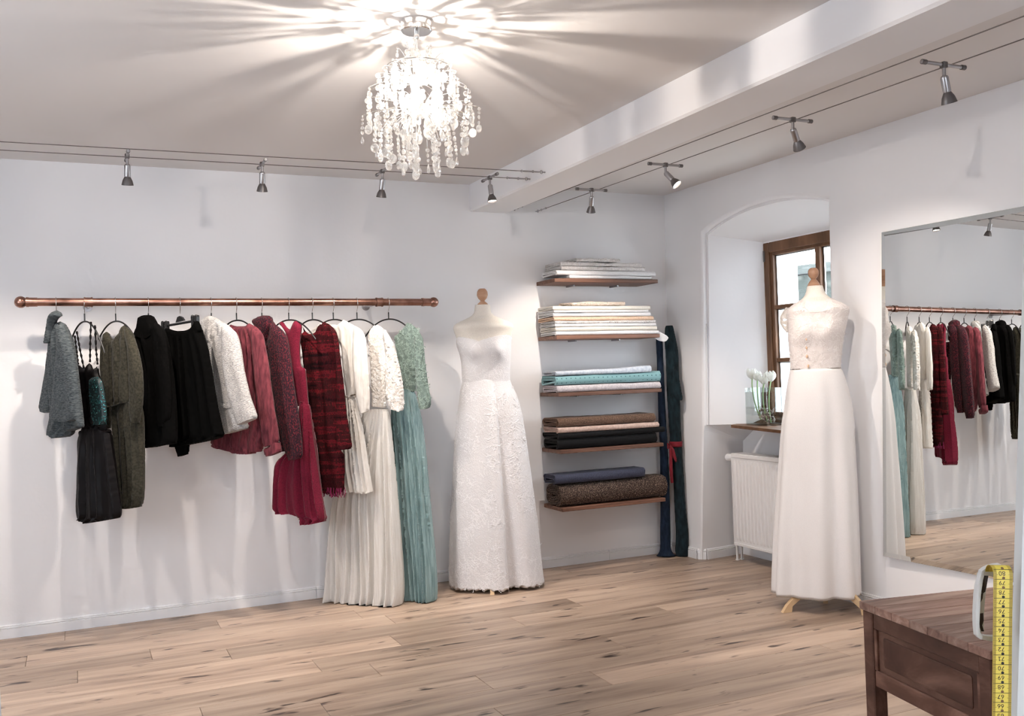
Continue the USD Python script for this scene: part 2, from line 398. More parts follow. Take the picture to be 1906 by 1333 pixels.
# right wall with the deep arched window niche and the lower radiator niche
def mh(pts): return m3.Manifold.hull_points(np.ascontiguousarray(A(pts, np.float32)))
slab = mh([(xin(0), Y0, 0), (xin(ZC), Y0, ZC), (xin(0), YB, 0), (xin(ZC), YB, ZC), (4.3, Y0, 0), (4.3, YB, 0), (4.3, Y0, ZC), (4.3, YB, ZC)])
ya, yb = 3.965, 5.10
arch = [(ya, 0.885)] + [(ya + (yb - ya) * t, 2.135 + 0.02 * (1 - t) + 0.095 * (1 - (2 * t - 1) ** 2)) for t in np.linspace(0, 1, 17)] + [(5.128, 0.885)]
def grow(p, g): return [(y + (g if y > 4.5 else -g) * (abs(y - 4.53) / .57), z + (g if z > 1 else 0)) for y, z in p]
back = [(4.06, 3.90, 0.885), (4.06, 4.885, 0.885), (4.06, 3.90, 2.058), (4.06, 4.885, 2.058)]
cut = mh([(3.74, y, z) for y, z in arch] + back)
for k in range(4):       # rounded plaster arris
    a0, a1 = k * 22.5 * pi / 180, (k + 1) * 22.5 * pi / 180
    g0, g1 = 0.024 * (1 - math.sin(a0)), 0.024 * (1 - math.sin(a1))
    d0, d1 = 0.024 * (1 - math.cos(a0)), 0.024 * (1 - math.cos(a1))
    cut += mh([(xin(z) + d0 - (.001 if k == 0 else 0), y, z) for y, z in grow(arch, g0)] + [(xin(z) + d1, y, z) for y, z in grow(arch, g1)])
cut += mh([(3.6, y, z) for y, z in grow(arch, 0.024)] + [(xin(z), y, z) for y, z in grow(arch, 0.024)])
cut += mh([(xin(z) + .03, y, z) for y, z in arch] + [(3.76, y, z) for y, z in arch])
low = [(ya, -.01), (5.18, -.01), (ya, 0.886), (5.128, 0.886)]
lowtop = [(3.6, ya, .76), (3.6, 5.136, .76), (4.06, 3.93, .76), (4.06, 5.165, .76)]
cut += mh([(3.6, y, z) for y, z in low[:2]] + lowtop + [(4.06, 3.93, -.01), (4.06, 5.215, -.01)])
cut += mh(lowtop + [(3.6, ya, .886), (3.6, 5.128, .886), (3.74, 5.128, .886), (3.88, 5.0, .886), (4.06, 4.98, .886), (4.06, 3.93, .886)])
for k in range(4):
    a0, a1 = k * 22.5 * pi / 180, (k + 1) * 22.5 * pi / 180
    g0, g1 = 0.024 * (1 - math.sin(a0)), 0.024 * (1 - math.sin(a1))
    d0, d1 = 0.024 * (1 - math.cos(a0)), 0.024 * (1 - math.cos(a1))
    gl = lambda g, d: [(xin(z) + d, y + (g if y > 4.5 else -g), z) for y, z in low]
    cut += mh(gl(g0, d0 - (.001 if k == 0 else 0)) + gl(g1, d1))
cut += mh([(3.6, y + (.024 if y > 4.5 else -.024), z) for y, z in low] + gl(.024, 0))
cut += mh([(4.05, 3.94, 0.90), (4.05, 4.845, 0.90), (4.4, 3.94, .90), (4.4, 4.845, .90), (4.05, 3.94, 2.02), (4.05, 4.845, 2.02), (4.4, 3.94, 2.02), (4.4, 4.845, 2.02)])
rw = (slab - cut).to_mesh()
single('wall_right', (rw.vert_properties[:, :3].astype(float), rw.tri_verts), WALL, 'white old right wall with deep arched window niche', 'wall', kind='structure', smooth=45)

# left wall and street wall (out of the picture); the street window is added for frontal fill daylight
def wall_open(name, axis, c0, c1, a0, a1, o, label):
    L = []
    for u0, u1, z0, z1 in ((a0, o[0], 0, ZC), (o[1], a1, 0, ZC), (o[0], o[1], 0, o[2]), (o[0], o[1], o[3], ZC)):
        L.append(box(c0, u0, z0, c1, u1, z1) if axis == 'x' else box(u0, c0, z0, u1, c1, z1))
    single(name, cat(L), WALL, label, 'wall', kind='structure')
wall_open('wall_left', 'x', X0 - .15, X0, Y0, YB, (2.0, 3.3, 0.85, 2.15), 'white left wall with a shop window')
wall_open('wall_front', 'y', Y0 - .15, Y0, X0, 4.3, (-0.2, 1.3, 0.8, 2.2), 'white street wall with an added window opening for fill daylight')

# skirting boards with a grooved top
def skirting(name, runs, label):
    t = thing(name, label, 'baseboard', kind='structure')
    for a, b, nrm in runs:
        a, b, nrm = A([*a, 0.]), A([*b, 0.]), A([*nrm, 0.])
        d = (b - a) / np.linalg.norm(b - a)
        prof = [(0.0, 0.0), (0.015, 0.0), (0.015, 0.047), (0.011, 0.0495), (0.0145, 0.052), (0.0145, 0.056), (0.009, 0.059), (0.011, 0.062), (0.007, 0.067), (0.0, 0.068)]
        V = np.vstack([[a + n_ * nrm + [0, 0, z_] for n_, z_ in prof], [b + n_ * nrm + [0, 0, z_] for n_, z_ in prof]])
        n = len(prof); F = []
        for i in range(n):
            k = (i + 1) % n; F += [(i, k, n + k), (i, n + k, n + i)]
        for i in range(1, n - 1): F += [(0, i + 1, i), (n, n + i, n + i + 1)]
        m = trimesh.Trimesh(V, F, process=False); m.fix_normals()
        part(t, 'board', m, PAINT)
skirting('baseboard_back', [((X0, YB), (1.235, YB), (0, -1)), ((1.237, YB), (3.20, YB), (0, -1)), ((3.202, YB), (3.704, YB), (0, -1))], 'white grooved skirting along the back wall')
skirting('baseboard_right', [((3.704, YB), (3.704, 5.222), (-1, 0)), ((3.704, 5.222), (3.742, 5.182), (-.72, -.69)), ((3.742, 5.182), (4.06, 5.213), (.09, -1)), ((4.06, 5.2), (4.06, 3.95), (-1, 0)), ((3.704, 3.92), (3.704, 0.8), (-1, 0))], 'white grooved skirting along the right wall and around the radiator niche')

# window in the niche: frame, casement, glazing bars, panes
WX = 4.055
w = thing('window_1', 'brown wooden casement window with small panes in the arched niche', 'window', loc=(WX, 4.39, .9), kind='structure')
yl, yr, zb_, zt = 4.885, 3.90, 0.895, 2.05
def bar(y0, y1, z0, z1, x0, x1, c=0.004): return box(x0, min(y0, y1), z0, x1, max(y0, y1), z1, c)
part(w, 'window_frame', cat([bar(yl, yl - .05, zb_, zt, WX, WX + .07), bar(yr, yr + .05, zb_, zt, WX, WX + .07), bar(yl - .0505, yr + .0505, zt - .065, zt, WX + .001, WX + .07), bar(yl - .0505, yr + .0505, zb_, zb_ + .04, WX + .001, WX + .07)]), WINW)
cs = part(w, 'casement', cat([bar(yl - .045, yl - .075, zb_ + .03, zt - .055, WX + .012, WX + .06), bar(yr + .045, yr + .075, zb_ + .03, zt - .055, WX + .012, WX + .06), bar(yl - .0755, yr + .0755, zt - .085, zt - .0555, WX + .013, WX + .059), bar(yl - .0755, yr + .0755, zb_ + .0305, zb_ + .065, WX + .013, WX + .059)]), WINW)
part(cs, 'glazing_bar', bar(4.425, 4.388, zb_ + .06, zt - .08, WX + .008, WX + .055), WINW)
for z in (1.295, 1.633):
    part(cs, 'glazing_bar', bar(yl - .07, yr + .07, z - .012, z + .012, WX + .014, WX + .052), WINW)
each(w, 'hinge', [rod((WX - .004, yl - .012, 1.93), (WX - .004, yl - .012, 2.0), .006), rod((WX - .004, yl - .012, 1.03), (WX - .004, yl - .012, 1.1), .006)], DARKST)
def clear_glass(name, tint, k): return mat(name, {'t': ('transparent_bsdf', {'color': tint}), 'g': ('glossy_bsdf', {'roughness': 0.0}), 'm': ('mix_closure', {'fac': k})}, [('t.BSDF', 'm.closure1'), ('g.BSDF', 'm.closure2')], 'm.closure')
PANE = clear_glass('window_pane', (0.96, 0.98, 0.98), .05)
for y0, y1 in ((4.812, 4.425), (4.388, 3.972)):
    for z0, z1 in ((0.958, 1.283), (1.307, 1.621), (1.645, 1.967)):
        part(cs, 'pane', bar(y0, y1, z0, z1, WX + .030, WX + .034, 0), PANE)
        each(cs, 'spacer', [bar(y0, y0 - .012, z0, z1, WX + .036, WX + .046, 0), bar(y0, y1, z1 - .008, z1, WX + .036, WX + .046, 0)], STEEL)
single('trim_2', prism([(3.80, 4.95), (3.665, 4.32), (3.665, 3.98), (4.055, 3.905), (4.055, 4.88), (3.88, 4.995)], 0.872, 0.890, (0, 0, 0), (1, 0, 0), (0, 1, 0), (0, 0, 1)), WINW, 'brown wooden window sill board carrying the flower vase', 'window sill', kind='structure')

# outside, seen through the panes: a white gable, a mossy stone pier and a bare tree
single('white_gable', box(6.75, 8.0, -1.0, 7.2, 10.5, 3.5), plain('gable_plaster', (0.85, 0.85, 0.86), 0.9), 'white plastered house wall outside the niche window', 'building')
STONE = voronoi_fabric('mossy_stone', lin(92, 94, 88), lin(58, 62, 58), 9, bump=0.8, dist=0.02)
gp = thing('stone_pier', 'grey green mossy stone pier outside the niche window', 'pier', loc=(6.95, 7.6, -1))
part(gp, 'shaft', hull([(6.7, 7.9, -1), (6.9, 7.25, -1), (7.3, 7.95, -1), (7.4, 7.4, -1), (6.72, 7.86, 2.16), (6.93, 7.32, 2.18), (7.3, 7.9, 2.16), (7.35, 7.45, 2.18)]), STONE)
part(gp, 'capstone', hull([(6.66, 7.92, 2.18), (6.88, 7.24, 2.18), (7.36, 7.98, 2.18), (7.42, 7.38, 2.18), (6.76, 7.84, 2.27), (6.95, 7.36, 2.28), (7.28, 7.88, 2.27), (7.3, 7.5, 2.28)]), STONE)
tr = thing('garden_tree', 'pale leafy garden tree outside the right pane', 'tree', loc=(8.6, 4.6, -1))
part(tr, 'trunk', tube([(8.6, 4.6, -1), (8.62, 4.62, .6), (8.55, 4.7, 1.9)], [.14, .11, .05]), plain('bark', lin(120, 112, 100), .9))
rs = np.random.RandomState(3)
lv = []
for _ in range(500):
    c = A([8.6, 4.6, 2.0]) + rs.normal(0, 1, 3) * [.6, .6, .55]; a, b = rs.normal(0, 1, 3), rs.normal(0, 1, 3)
    a /= np.linalg.norm(a); b -= a * np.dot(a, b); b /= np.linalg.norm(b)
    lv.append(trimesh.Trimesh([c - a * .06, c + b * .025, c + a * .06, c - b * .025], [(0, 1, 2), (0, 2, 3)], process=False))
part(tr, 'foliage', cat(lv), plain('leaf', lin(150, 172, 140), .7), kind='stuff')
single('garden_ground', box(4.3, -3, -1.3, 14, 14, -1.0), plain('gravel', lin(170, 168, 160), .95), 'pale gravel ground outside the window', 'ground', kind='structure')

# doorway edges close to the camera
ER, EN = A([0.909, -0.4168, 0.0]), A([-0.4168, -0.909, 0.0])
D0 = -0.99987 * 1.04
def dpt(px, py, d=1.04):       # a measured point of the doorway, at the doorway's distance
    return A([0, 0, 1.28]) + d / 1767.87 * (A([0.90834, -0.41690, -0.03326]) * (px - 953) + A([0.02448, -0.02645, 0.99935]) * (666.5 - py) - A([-0.41750, -0.90857, -0.01382]) * 1767.87)
def lp(p):                     # -> (across, up) in the doorway's plane
    q = A(p) - [0, 0, 0]; return (float(np.dot(q, ER)), float(q[2]))
DN = float(np.dot(dpt(1880, 1333), EN))
DO = EN * DN
(ax, az), (bx, bz_) = lp(dpt(1893, 1333)), lp(dpt(1911, 860))
sl = (bx - ax) / (bz_ - az)
jx = lambda z: ax + sl * (z - az)
j1 = thing('trim_3', 'pale grey door frame at the right edge beside the tape measure', 'door frame', kind='structure', loc=DO + ER * ax)
part(j1, 'frame_board', prism([(jx(0), 0), (jx(0) + .10, 0), (jx(2.1) + .10, 2.1), (jx(2.1), 2.1)], -.016, 0.0, DO, ER, A([0, 0, 1]), EN), GREYPAINT)
part(j1, 'frame_bead', prism([(jx(0) + .012, 0), (jx(0) + .022, 0), (jx(2.1) + .022, 2.1), (jx(2.1) + .012, 2.1)], 0.0, .003, DO, ER, A([0, 0, 1]), EN), GREYPAINT)
(cx_, cz_), (ex_, ez_) = lp(dpt(-15, 1285)), lp(dpt(-12, 1333))
s2 = (cx_ - ex_) / (cz_ - ez_); j2x = lambda z: cx_ + s2 * (z - cz_)
j2 = thing('trim_4', 'pale grey door frame at the bottom left corner', 'door frame', kind='structure', loc=DO + ER * cx_)
part(j2, 'frame_board', prism([(j2x(0), 0), (j2x(2.1), 2.1), (j2x(2.1) - .035, 2.1), (j2x(0) - .035, 0)], -.016, 0.0, DO, ER, A([0, 0, 1]), EN), GREYPAINT)
single('wall_partition', prism([(jx(0) + .09, 0), (jx(2.1) + .75, 0), (jx(2.1) + .75, ZC), (jx(2.1) + .11, ZC), (jx(2.1) + .11, 2.1)], -.11, -.017, DO, ER, A([0, 0, 1]), EN), WALL, 'white partition wall beside the doorway', 'wall', kind='structure')

DATA = json.loads('''{"G":{"coat":[-0.081,60,{"hood":[[0.035,1.659],[0.062,1.65],[0.094,1.618],[0.075,1.609],[0.032,1.6],[-0.001,1.566],[-0.029,1.501],[-0.054,1.495],[-0.082,1.504],[-0.061,1.533],[-0.023,1.622],[-0.005,1.645]],"body":[[-0.092,1.51],[-0.054,1.588],[0.026,1.611],[0.108,1.489],[0.133,1.339],[0.139,1.22],[0.156,1.125],[0.169,1.075],[0.087,1.057],[0.078,1.039],[0.042,1.028],[-0.003,1.024],[-0.053,1.019],[-0.075,1.032],[-0.138,1.038],[-0.124,1.088],[-0.098,1.143],[-0.093,1.253],[-0.103,1.407]],"sleeve":[[0.114,1.603],[0.165,1.528],[0.205,1.467],[0.232,1.367],[0.252,1.239],[0.268,1.128],[0.278,1.083],[0.237,1.075],[0.229,1.12],[0.177,1.108],[0.112,1.105],[0.008,1.119],[-0.002,1.146],[0.019,1.224],[0.047,1.343],[0.071,1.491],[0.085,1.561]],"back_sleeve":[[-0.138,1.488],[-0.107,1.407],[-0.103,1.253],[-0.12,1.141],[-0.254,1.157],[-0.22,1.249],[-0.174,1.347],[-0.146,1.433]]}],"slip":[0.047,55,{"bodice":[[-0.076,1.4],[-0.047,1.377],[-0.019,1.365],[0.005,1.371],[0.03,1.399],[0.043,1.368],[0.057,1.357],[0.077,1.367],[0.093,1.385],[0.098,1.324],[0.13,1.296],[0.15,1.179],[0.155,1.083],[0.154,1.044],[-0.066,1.043],[-0.044,1.071],[-0.044,1.218],[-0.06,1.31]],"skirt":[[-0.075,1.057],[0.172,1.062],[0.191,0.963],[0.217,0.844],[0.239,0.726],[0.252,0.628],[0.177,0.613],[-0.025,0.583],[-0.03,0.598],[-0.109,0.599],[-0.09,0.857]],"panel":[[0.062,1.317],[0.124,1.323],[0.158,1.296],[0.171,1.239],[0.18,1.18],[0.183,1.09],[0.128,1.081],[0.072,1.088],[0.057,1.181],[0.051,1.278]],"strap_a":[[-0.083,1.535],[-0.07,1.452],[-0.061,1.387]],"strap_b":[[-0.066,1.556],[-0.044,1.463],[-0.017,1.367]],"strap_c":[[0.049,1.598],[0.039,1.49],[0.033,1.396]],"strap_d":[[0.08,1.579],[0.083,1.458],[0.092,1.382]]}],"olive":[0.192,58,{"body":[[-0.103,1.551],[-0.067,1.554],[-0.052,1.526],[-0.032,1.515],[-0.007,1.516],[0.03,1.538],[0.064,1.582],[0.087,1.575],[0.135,1.53],[0.146,1.447],[0.127,1.362],[0.119,1.277],[0.112,1.186],[0.08,1.186],[-0.038,1.163],[-0.063,1.169],[-0.099,1.176],[-0.115,1.282],[-0.127,1.42],[-0.119,1.508]],"sleeve":[[0.11,1.577],[0.166,1.537],[0.211,1.456],[0.241,1.359],[0.246,1.275],[0.238,1.186],[0.21,1.096],[0.195,1.082],[0.161,1.09],[0.132,1.103],[0.139,1.278],[0.143,1.362],[0.132,1.447],[0.105,1.503]],"back_sleeve":[[-0.154,1.497],[-0.131,1.42],[-0.106,1.281],[-0.085,1.168],[-0.093,1.112],[-0.103,1.05],[-0.134,1.054],[-0.144,1.143],[-0.158,1.282],[-0.166,1.421]],"trousers":[[-0.074,1.167],[0.093,1.196],[0.193,1.165],[0.184,0.953],[0.169,0.666],[0.085,0.65],[-0.005,0.648],[-0.02,0.847],[-0.041,1.042]]}],"black_coat":[0.349,58,{"collar":[[-0.064,1.63],[-0.024,1.634],[0.041,1.632],[0.057,1.615],[0.079,1.592],[0.092,1.551],[0.031,1.504],[-0.079,1.528],[-0.11,1.517],[-0.115,1.533],[-0.082,1.566]],"body":[[-0.08,1.592],[0.041,1.604],[0.118,1.559],[0.141,1.524],[0.162,1.455],[0.181,1.332],[0.201,1.148],[0.204,0.98],[0.17,0.966],[0.072,0.958],[-0.018,0.945],[-0.078,0.943],[-0.072,1.086],[-0.053,1.275],[-0.06,1.363],[-0.087,1.447],[-0.126,1.518]],"sleeve":[[0.076,1.601],[0.133,1.567],[0.174,1.516],[0.193,1.393],[0.204,1.21],[0.194,1.1],[0.159,1.057],[0.081,1.063],[0.078,1.211],[0.08,1.366],[0.071,1.49]]}],"skirt":[0.505,52,{"waistband":[[-0.105,1.571],[-0.077,1.57],[-0.042,1.559],[-0.007,1.553],[0.045,1.553],[0.079,1.561],[0.104,1.577],[0.115,1.593],[0.141,1.596],[0.16,1.561],[0.168,1.539],[0.112,1.517],[0.043,1.504],[-0.027,1.507],[-0.092,1.523]],"skirt":[[-0.109,1.547],[-0.039,1.524],[0.031,1.521],[0.1,1.533],[0.151,1.556],[0.171,1.496],[0.195,1.451],[0.219,1.326],[0.242,1.17],[0.275,1.04],[0.29,1.004],[0.231,0.984],[0.181,0.973],[0.044,0.954],[-0.018,0.942],[-0.061,0.944],[-0.096,0.954],[-0.095,1.207],[-0.102,1.431]],"hem_tail":[[-0.064,0.983],[0.04,0.983],[0.043,0.946],[0.038,0.906],[-0.011,0.895],[-0.044,0.887],[-0.058,0.923],[-0.074,0.954]],"bar":[[-0.115,1.58],[0.116,1.597]],"clips":[[-0.112,1.587],[0.105,1.607]],"plate":[[-0.029,1.595],[-0.016,1.622],[0.0,1.627],[0.017,1.62],[0.031,1.602]]}],"grey_jacket":[0.662,56,{"collar":[[-0.071,1.594],[-0.05,1.617],[-0.014,1.627],[0.009,1.628],[0.048,1.614],[0.034,1.558],[0.017,1.499],[-0.011,1.473],[-0.034,1.492],[-0.052,1.526],[-0.062,1.563]],"body":[[-0.018,1.621],[0.026,1.616],[0.072,1.593],[0.128,1.56],[0.132,1.429],[0.152,1.245],[0.202,1.113],[0.253,1.043],[0.231,1.028],[0.071,0.997],[0.021,1.048],[-0.002,1.181],[-0.016,1.314],[-0.038,1.435],[-0.047,1.496]],"sleeve":[[0.117,1.591],[0.172,1.562],[0.226,1.523],[0.254,1.437],[0.272,1.32],[0.312,1.192],[0.349,1.121],[0.36,1.09],[0.307,1.073],[0.225,1.05],[0.206,1.047],[0.173,1.129],[0.127,1.259],[0.101,1.391],[0.104,1.508]],"pocket":[[0.058,1.17],[0.1,1.16],[0.143,1.16],[0.157,1.136],[0.113,1.134],[0.066,1.149]]}],"blouse":[0.792,56,{"body":[[-0.067,1.588],[-0.005,1.569],[0.078,1.567],[0.09,1.585],[0.154,1.554],[0.191,1.516],[0.212,1.403],[0.224,1.239],[0.216,1.042],[0.176,0.92],[0.155,0.896],[0.109,0.903],[0.099,0.885],[-0.014,0.886],[-0.134,0.915],[-0.149,0.907],[-0.241,0.941],[-0.131,1.11],[-0.042,1.379]],"sleeve":[[0.147,1.57],[0.183,1.555],[0.223,1.514],[0.246,1.408],[0.266,1.304],[0.265,1.278],[0.284,1.141],[0.31,1.012],[0.314,0.953],[0.267,0.937],[0.21,0.923],[0.19,1.044],[0.168,1.175],[0.148,1.373],[0.139,1.485]],"cuff":[[0.316,0.957],[0.324,0.934],[0.33,0.907],[0.276,0.889],[0.224,0.875],[0.218,0.897],[0.21,0.921],[0.269,0.937]]}],"cardigan":[0.926,58,{"collar":[[-0.08,1.594],[-0.055,1.615],[-0.024,1.623],[0.012,1.628],[0.078,1.622],[0.087,1.596],[0.095,1.572],[0.07,1.533],[0.039,1.491],[-0.004,1.527],[-0.052,1.563]],"body":[[-0.029,1.586],[0.059,1.595],[0.105,1.538],[0.117,1.37],[0.138,1.168],[0.158,0.967],[0.164,0.894],[0.116,0.889],[0.082,0.98],[0.051,1.169],[0.024,1.339],[0.008,1.428],[-0.003,1.51]],"sleeve":[[0.088,1.582],[0.112,1.578],[0.168,1.548],[0.215,1.499],[0.233,1.399],[0.25,1.267],[0.28,1.102],[0.301,0.952],[0.301,0.864],[0.242,0.855],[0.197,0.845],[0.168,0.891],[0.135,0.983],[0.103,1.136],[0.076,1.304],[0.062,1.419],[0.066,1.506]]}],"red":[1.071,55,{"bodice":[[-0.084,1.581],[-0.065,1.593],[-0.046,1.599],[-0.03,1.581],[-0.012,1.56],[0.01,1.549],[0.027,1.575],[0.037,1.595],[0.063,1.596],[0.1,1.563],[0.089,1.524],[0.078,1.47],[0.075,1.408],[0.08,1.354],[0.094,1.34],[0.113,1.349],[0.116,1.298],[0.128,1.149],[0.126,1.128],[0.035,1.129],[0.021,1.232],[0.003,1.37],[-0.013,1.487],[-0.032,1.536]],"skirt":[[0.06,1.159],[0.135,1.145],[0.15,1.005],[0.172,0.864],[0.206,0.659],[0.229,0.511],[0.15,0.492],[0.062,0.485],[0.042,0.521],[0.013,0.54],[-0.155,0.532],[-0.144,0.691],[-0.125,0.826],[-0.024,0.894],[0.047,1.005]]}],"knit":[1.201,55,{"body":[[-0.08,1.573],[-0.037,1.519],[-0.003,1.52],[0.048,1.537],[0.082,1.584],[0.135,1.557],[0.174,1.497],[0.194,1.245],[0.209,1.074],[0.168,0.888],[0.198,0.867],[0.198,0.779],[0.192,0.664],[0.13,0.659],[0.051,0.665],[0.041,0.776],[0.025,0.931],[0.001,1.065],[-0.035,1.267],[-0.05,1.447]],"sleeve":[[0.103,1.582],[0.149,1.567],[0.192,1.53],[0.209,1.484],[0.216,1.393],[0.234,1.273],[0.246,1.132],[0.249,1.087],[0.269,0.979],[0.285,0.894],[0.22,0.885],[0.172,0.886],[0.169,1.022],[0.18,1.219],[0.178,1.394],[0.16,1.515]],"fringe":[[0.044,0.667],[0.13,0.662],[0.195,0.666],[0.192,0.639],[0.158,0.633],[0.101,0.638],[0.052,0.649]]}],"white":[1.319,50,{"body":[[-0.011,1.572],[0.024,1.57],[0.069,1.598],[0.13,1.568],[0.191,1.533],[0.194,1.414],[0.181,1.241],[0.151,1.184],[0.143,1.161],[0.066,1.168],[0.062,1.244],[0.047,1.42],[0.008,1.521]],"skirt":[[0.054,1.171],[0.122,1.181],[0.152,1.102],[0.182,1.002],[0.209,0.824],[0.238,0.646],[0.208,0.638],[0.168,0.634],[0.115,0.643],[0.061,0.638],[0.035,0.645],[0.012,0.766],[0.02,0.991]],"sleeve":[[0.148,1.567],[0.209,1.535],[0.235,1.493],[0.242,1.412],[0.25,1.24],[0.249,1.125],[0.245,1.091],[0.185,1.073],[0.169,1.083],[0.148,1.179],[0.138,1.3],[0.134,1.416],[0.143,1.491]]}],"lace":[1.455,45,{"bodice":[[0.06,1.502],[0.079,1.543],[0.106,1.561],[0.131,1.565],[0.158,1.551],[0.197,1.516],[0.208,1.457],[0.204,1.352],[0.18,1.236],[0.172,1.098],[0.123,1.105],[0.07,1.11],[0.073,1.179],[0.067,1.357]],"sleeve":[[0.165,1.552],[0.213,1.515],[0.24,1.467],[0.264,1.397],[0.285,1.315],[0.3,1.222],[0.302,1.14],[0.299,1.087],[0.275,1.08],[0.243,1.084],[0.211,1.095],[0.189,1.12],[0.178,1.178],[0.179,1.295],[0.186,1.411]],"skirt":[[0.02,1.082],[0.108,1.096],[0.187,1.087],[0.202,1.028],[0.222,0.775],[0.235,0.523],[0.247,0.222],[0.249,0.071],[0.227,-0.02],[0.125,-0.033],[0.022,-0.041],[-0.071,-0.038],[-0.129,-0.02],[-0.194,-0.019],[-0.211,0.005],[-0.284,-0.024],[-0.262,0.077],[-0.232,0.358],[-0.192,0.619],[-0.087,0.857]]}],"sage":[1.641,50,{"bodice":[[0.026,1.498],[0.052,1.514],[0.081,1.534],[0.124,1.576],[0.165,1.558],[0.202,1.525],[0.201,1.407],[0.186,1.289],[0.169,1.185],[0.13,1.18],[0.085,1.189],[0.07,1.262],[0.053,1.352],[0.035,1.437]],"sleeve":[[0.175,1.558],[0.228,1.511],[0.249,1.469],[0.251,1.393],[0.261,1.298],[0.272,1.216],[0.287,1.134],[0.284,1.103],[0.246,1.083],[0.196,1.082],[0.19,1.135],[0.181,1.195],[0.176,1.289],[0.176,1.407]],"skirt":[[-0.012,1.084],[0.025,1.156],[0.075,1.202],[0.161,1.19],[0.185,1.092],[0.202,1.009],[0.223,0.764],[0.241,0.459],[0.26,0.206],[0.261,0.013],[0.233,-0.007],[0.138,-0.019],[0.127,0.003],[0.048,-0.013],[0.04,0.245],[0.031,0.399],[0.012,0.813]]}]},"M1":{"knob":[[1.777,0.019,0.052],[1.771,0.011,0.059],[1.758,0.004,0.066],[1.738,0.001,0.067],[1.72,0.007,0.06],[1.708,0.018,0.048],[1.703,0.021,0.045],[1.694,0.01,0.055],[1.685,0.001,0.064],[1.676,-0.002,0.066]],"form":[[1.68,-0.012,0.077],[1.668,-0.014,0.079],[1.638,-0.018,0.08],[1.616,-0.025,0.087],[1.604,-0.046,0.106],[1.592,-0.088,0.148],[1.58,-0.124,0.188],[1.568,-0.148,0.215],[1.549,-0.149,0.217],[1.519,-0.139,0.207],[1.489,-0.129,0.199],[1.452,-0.124,0.193],[1.392,-0.109,0.186]],"bodice":[[1.494,-0.121,0.194],[1.467,-0.128,0.19],[1.437,-0.123,0.188],[1.407,-0.113,0.187],[1.377,-0.105,0.186],[1.333,-0.099,0.182],[1.288,-0.099,0.177],[1.251,-0.099,0.176],[1.221,-0.103,0.181]],"skirt":[[1.236,-0.101,0.178],[1.214,-0.106,0.187],[1.184,-0.115,0.197],[1.139,-0.121,0.221],[1.094,-0.128,0.232],[1.02,-0.142,0.25],[0.946,-0.15,0.259],[0.871,-0.159,0.269],[0.797,-0.166,0.277],[0.723,-0.172,0.285],[0.649,-0.178,0.293],[0.574,-0.185,0.301],[0.5,-0.19,0.309],[0.426,-0.197,0.316],[0.352,-0.202,0.323],[0.278,-0.207,0.328],[0.204,-0.211,0.333],[0.13,-0.215,0.338],[0.056,-0.216,0.344],[-0.018,-0.217,0.35]]},"M2":{"knob":[[1.764,0.046,0.074],[1.758,0.038,0.081],[1.747,0.032,0.086],[1.733,0.031,0.086],[1.721,0.034,0.082],[1.711,0.042,0.074],[1.705,0.046,0.07],[1.695,0.04,0.081],[1.681,0.032,0.09],[1.668,0.027,0.095]],"form":[[1.67,0.026,0.103],[1.661,0.024,0.105],[1.638,0.018,0.111],[1.619,0.013,0.12],[1.604,0.001,0.135],[1.589,-0.023,0.163],[1.574,-0.055,0.195],[1.554,-0.075,0.226],[1.535,-0.08,0.227],[1.495,-0.077,0.218]],"bodice":[[1.602,-0.005,0.141],[1.588,-0.028,0.166],[1.574,-0.057,0.197],[1.554,-0.079,0.226],[1.535,-0.081,0.229],[1.505,-0.08,0.221],[1.476,-0.078,0.214],[1.437,-0.077,0.205],[1.397,-0.078,0.196],[1.348,-0.075,0.187],[1.299,-0.073,0.181],[1.26,-0.072,0.176],[1.238,-0.073,0.176]],"skirt":[[1.242,-0.073,0.176],[1.225,-0.077,0.185],[1.201,-0.084,0.195],[1.151,-0.094,0.208],[1.102,-0.102,0.219],[1.053,-0.109,0.227],[1.004,-0.116,0.233],[0.945,-0.126,0.239],[0.985,-0.125,0.231],[0.901,-0.133,0.233],[0.818,-0.141,0.235],[0.734,-0.15,0.236],[0.651,-0.159,0.238],[0.567,-0.167,0.238],[0.484,-0.176,0.238],[0.4,-0.184,0.238],[0.317,-0.191,0.238],[0.233,-0.198,0.237],[0.15,-0.204,0.236],[0.108,-0.207,0.236],[0.075,-0.207,0.235]]},"blue":[[1.47,-0.034,0.007],[1.434,-0.036,0.01],[1.344,-0.034,0.009],[1.224,-0.035,0.011],[1.045,-0.036,0.012],[0.865,-0.038,0.015],[0.787,-0.035,0.018],[0.646,-0.035,0.02],[0.505,-0.038,0.022],[0.293,-0.045,0.018],[0.152,-0.051,0.016],[0.068,-0.053,0.013],[0.033,-0.057,0.017],[0.011,-0.069,0.032],[-0.006,-0.082,0.049]],"green":[[1.551,0.012,0.057],[1.545,0.006,0.062],[1.51,0.003,0.066],[1.474,0.001,0.073],[1.426,0.0,0.081],[1.372,0.003,0.089],[1.282,0.004,0.088],[1.163,0.003,0.088],[1.067,0.003,0.088],[0.983,0.006,0.089],[0.864,0.009,0.087],[0.814,0.012,0.09],[0.751,0.013,0.09],[0.645,0.016,0.093],[0.504,0.027,0.098],[0.398,0.027,0.099],[0.293,0.029,0.104],[0.194,0.031,0.112],[0.152,0.031,0.114],[0.025,0.022,0.11],[0.004,0.028,0.109],[-0.017,0.05,0.108]]}''')
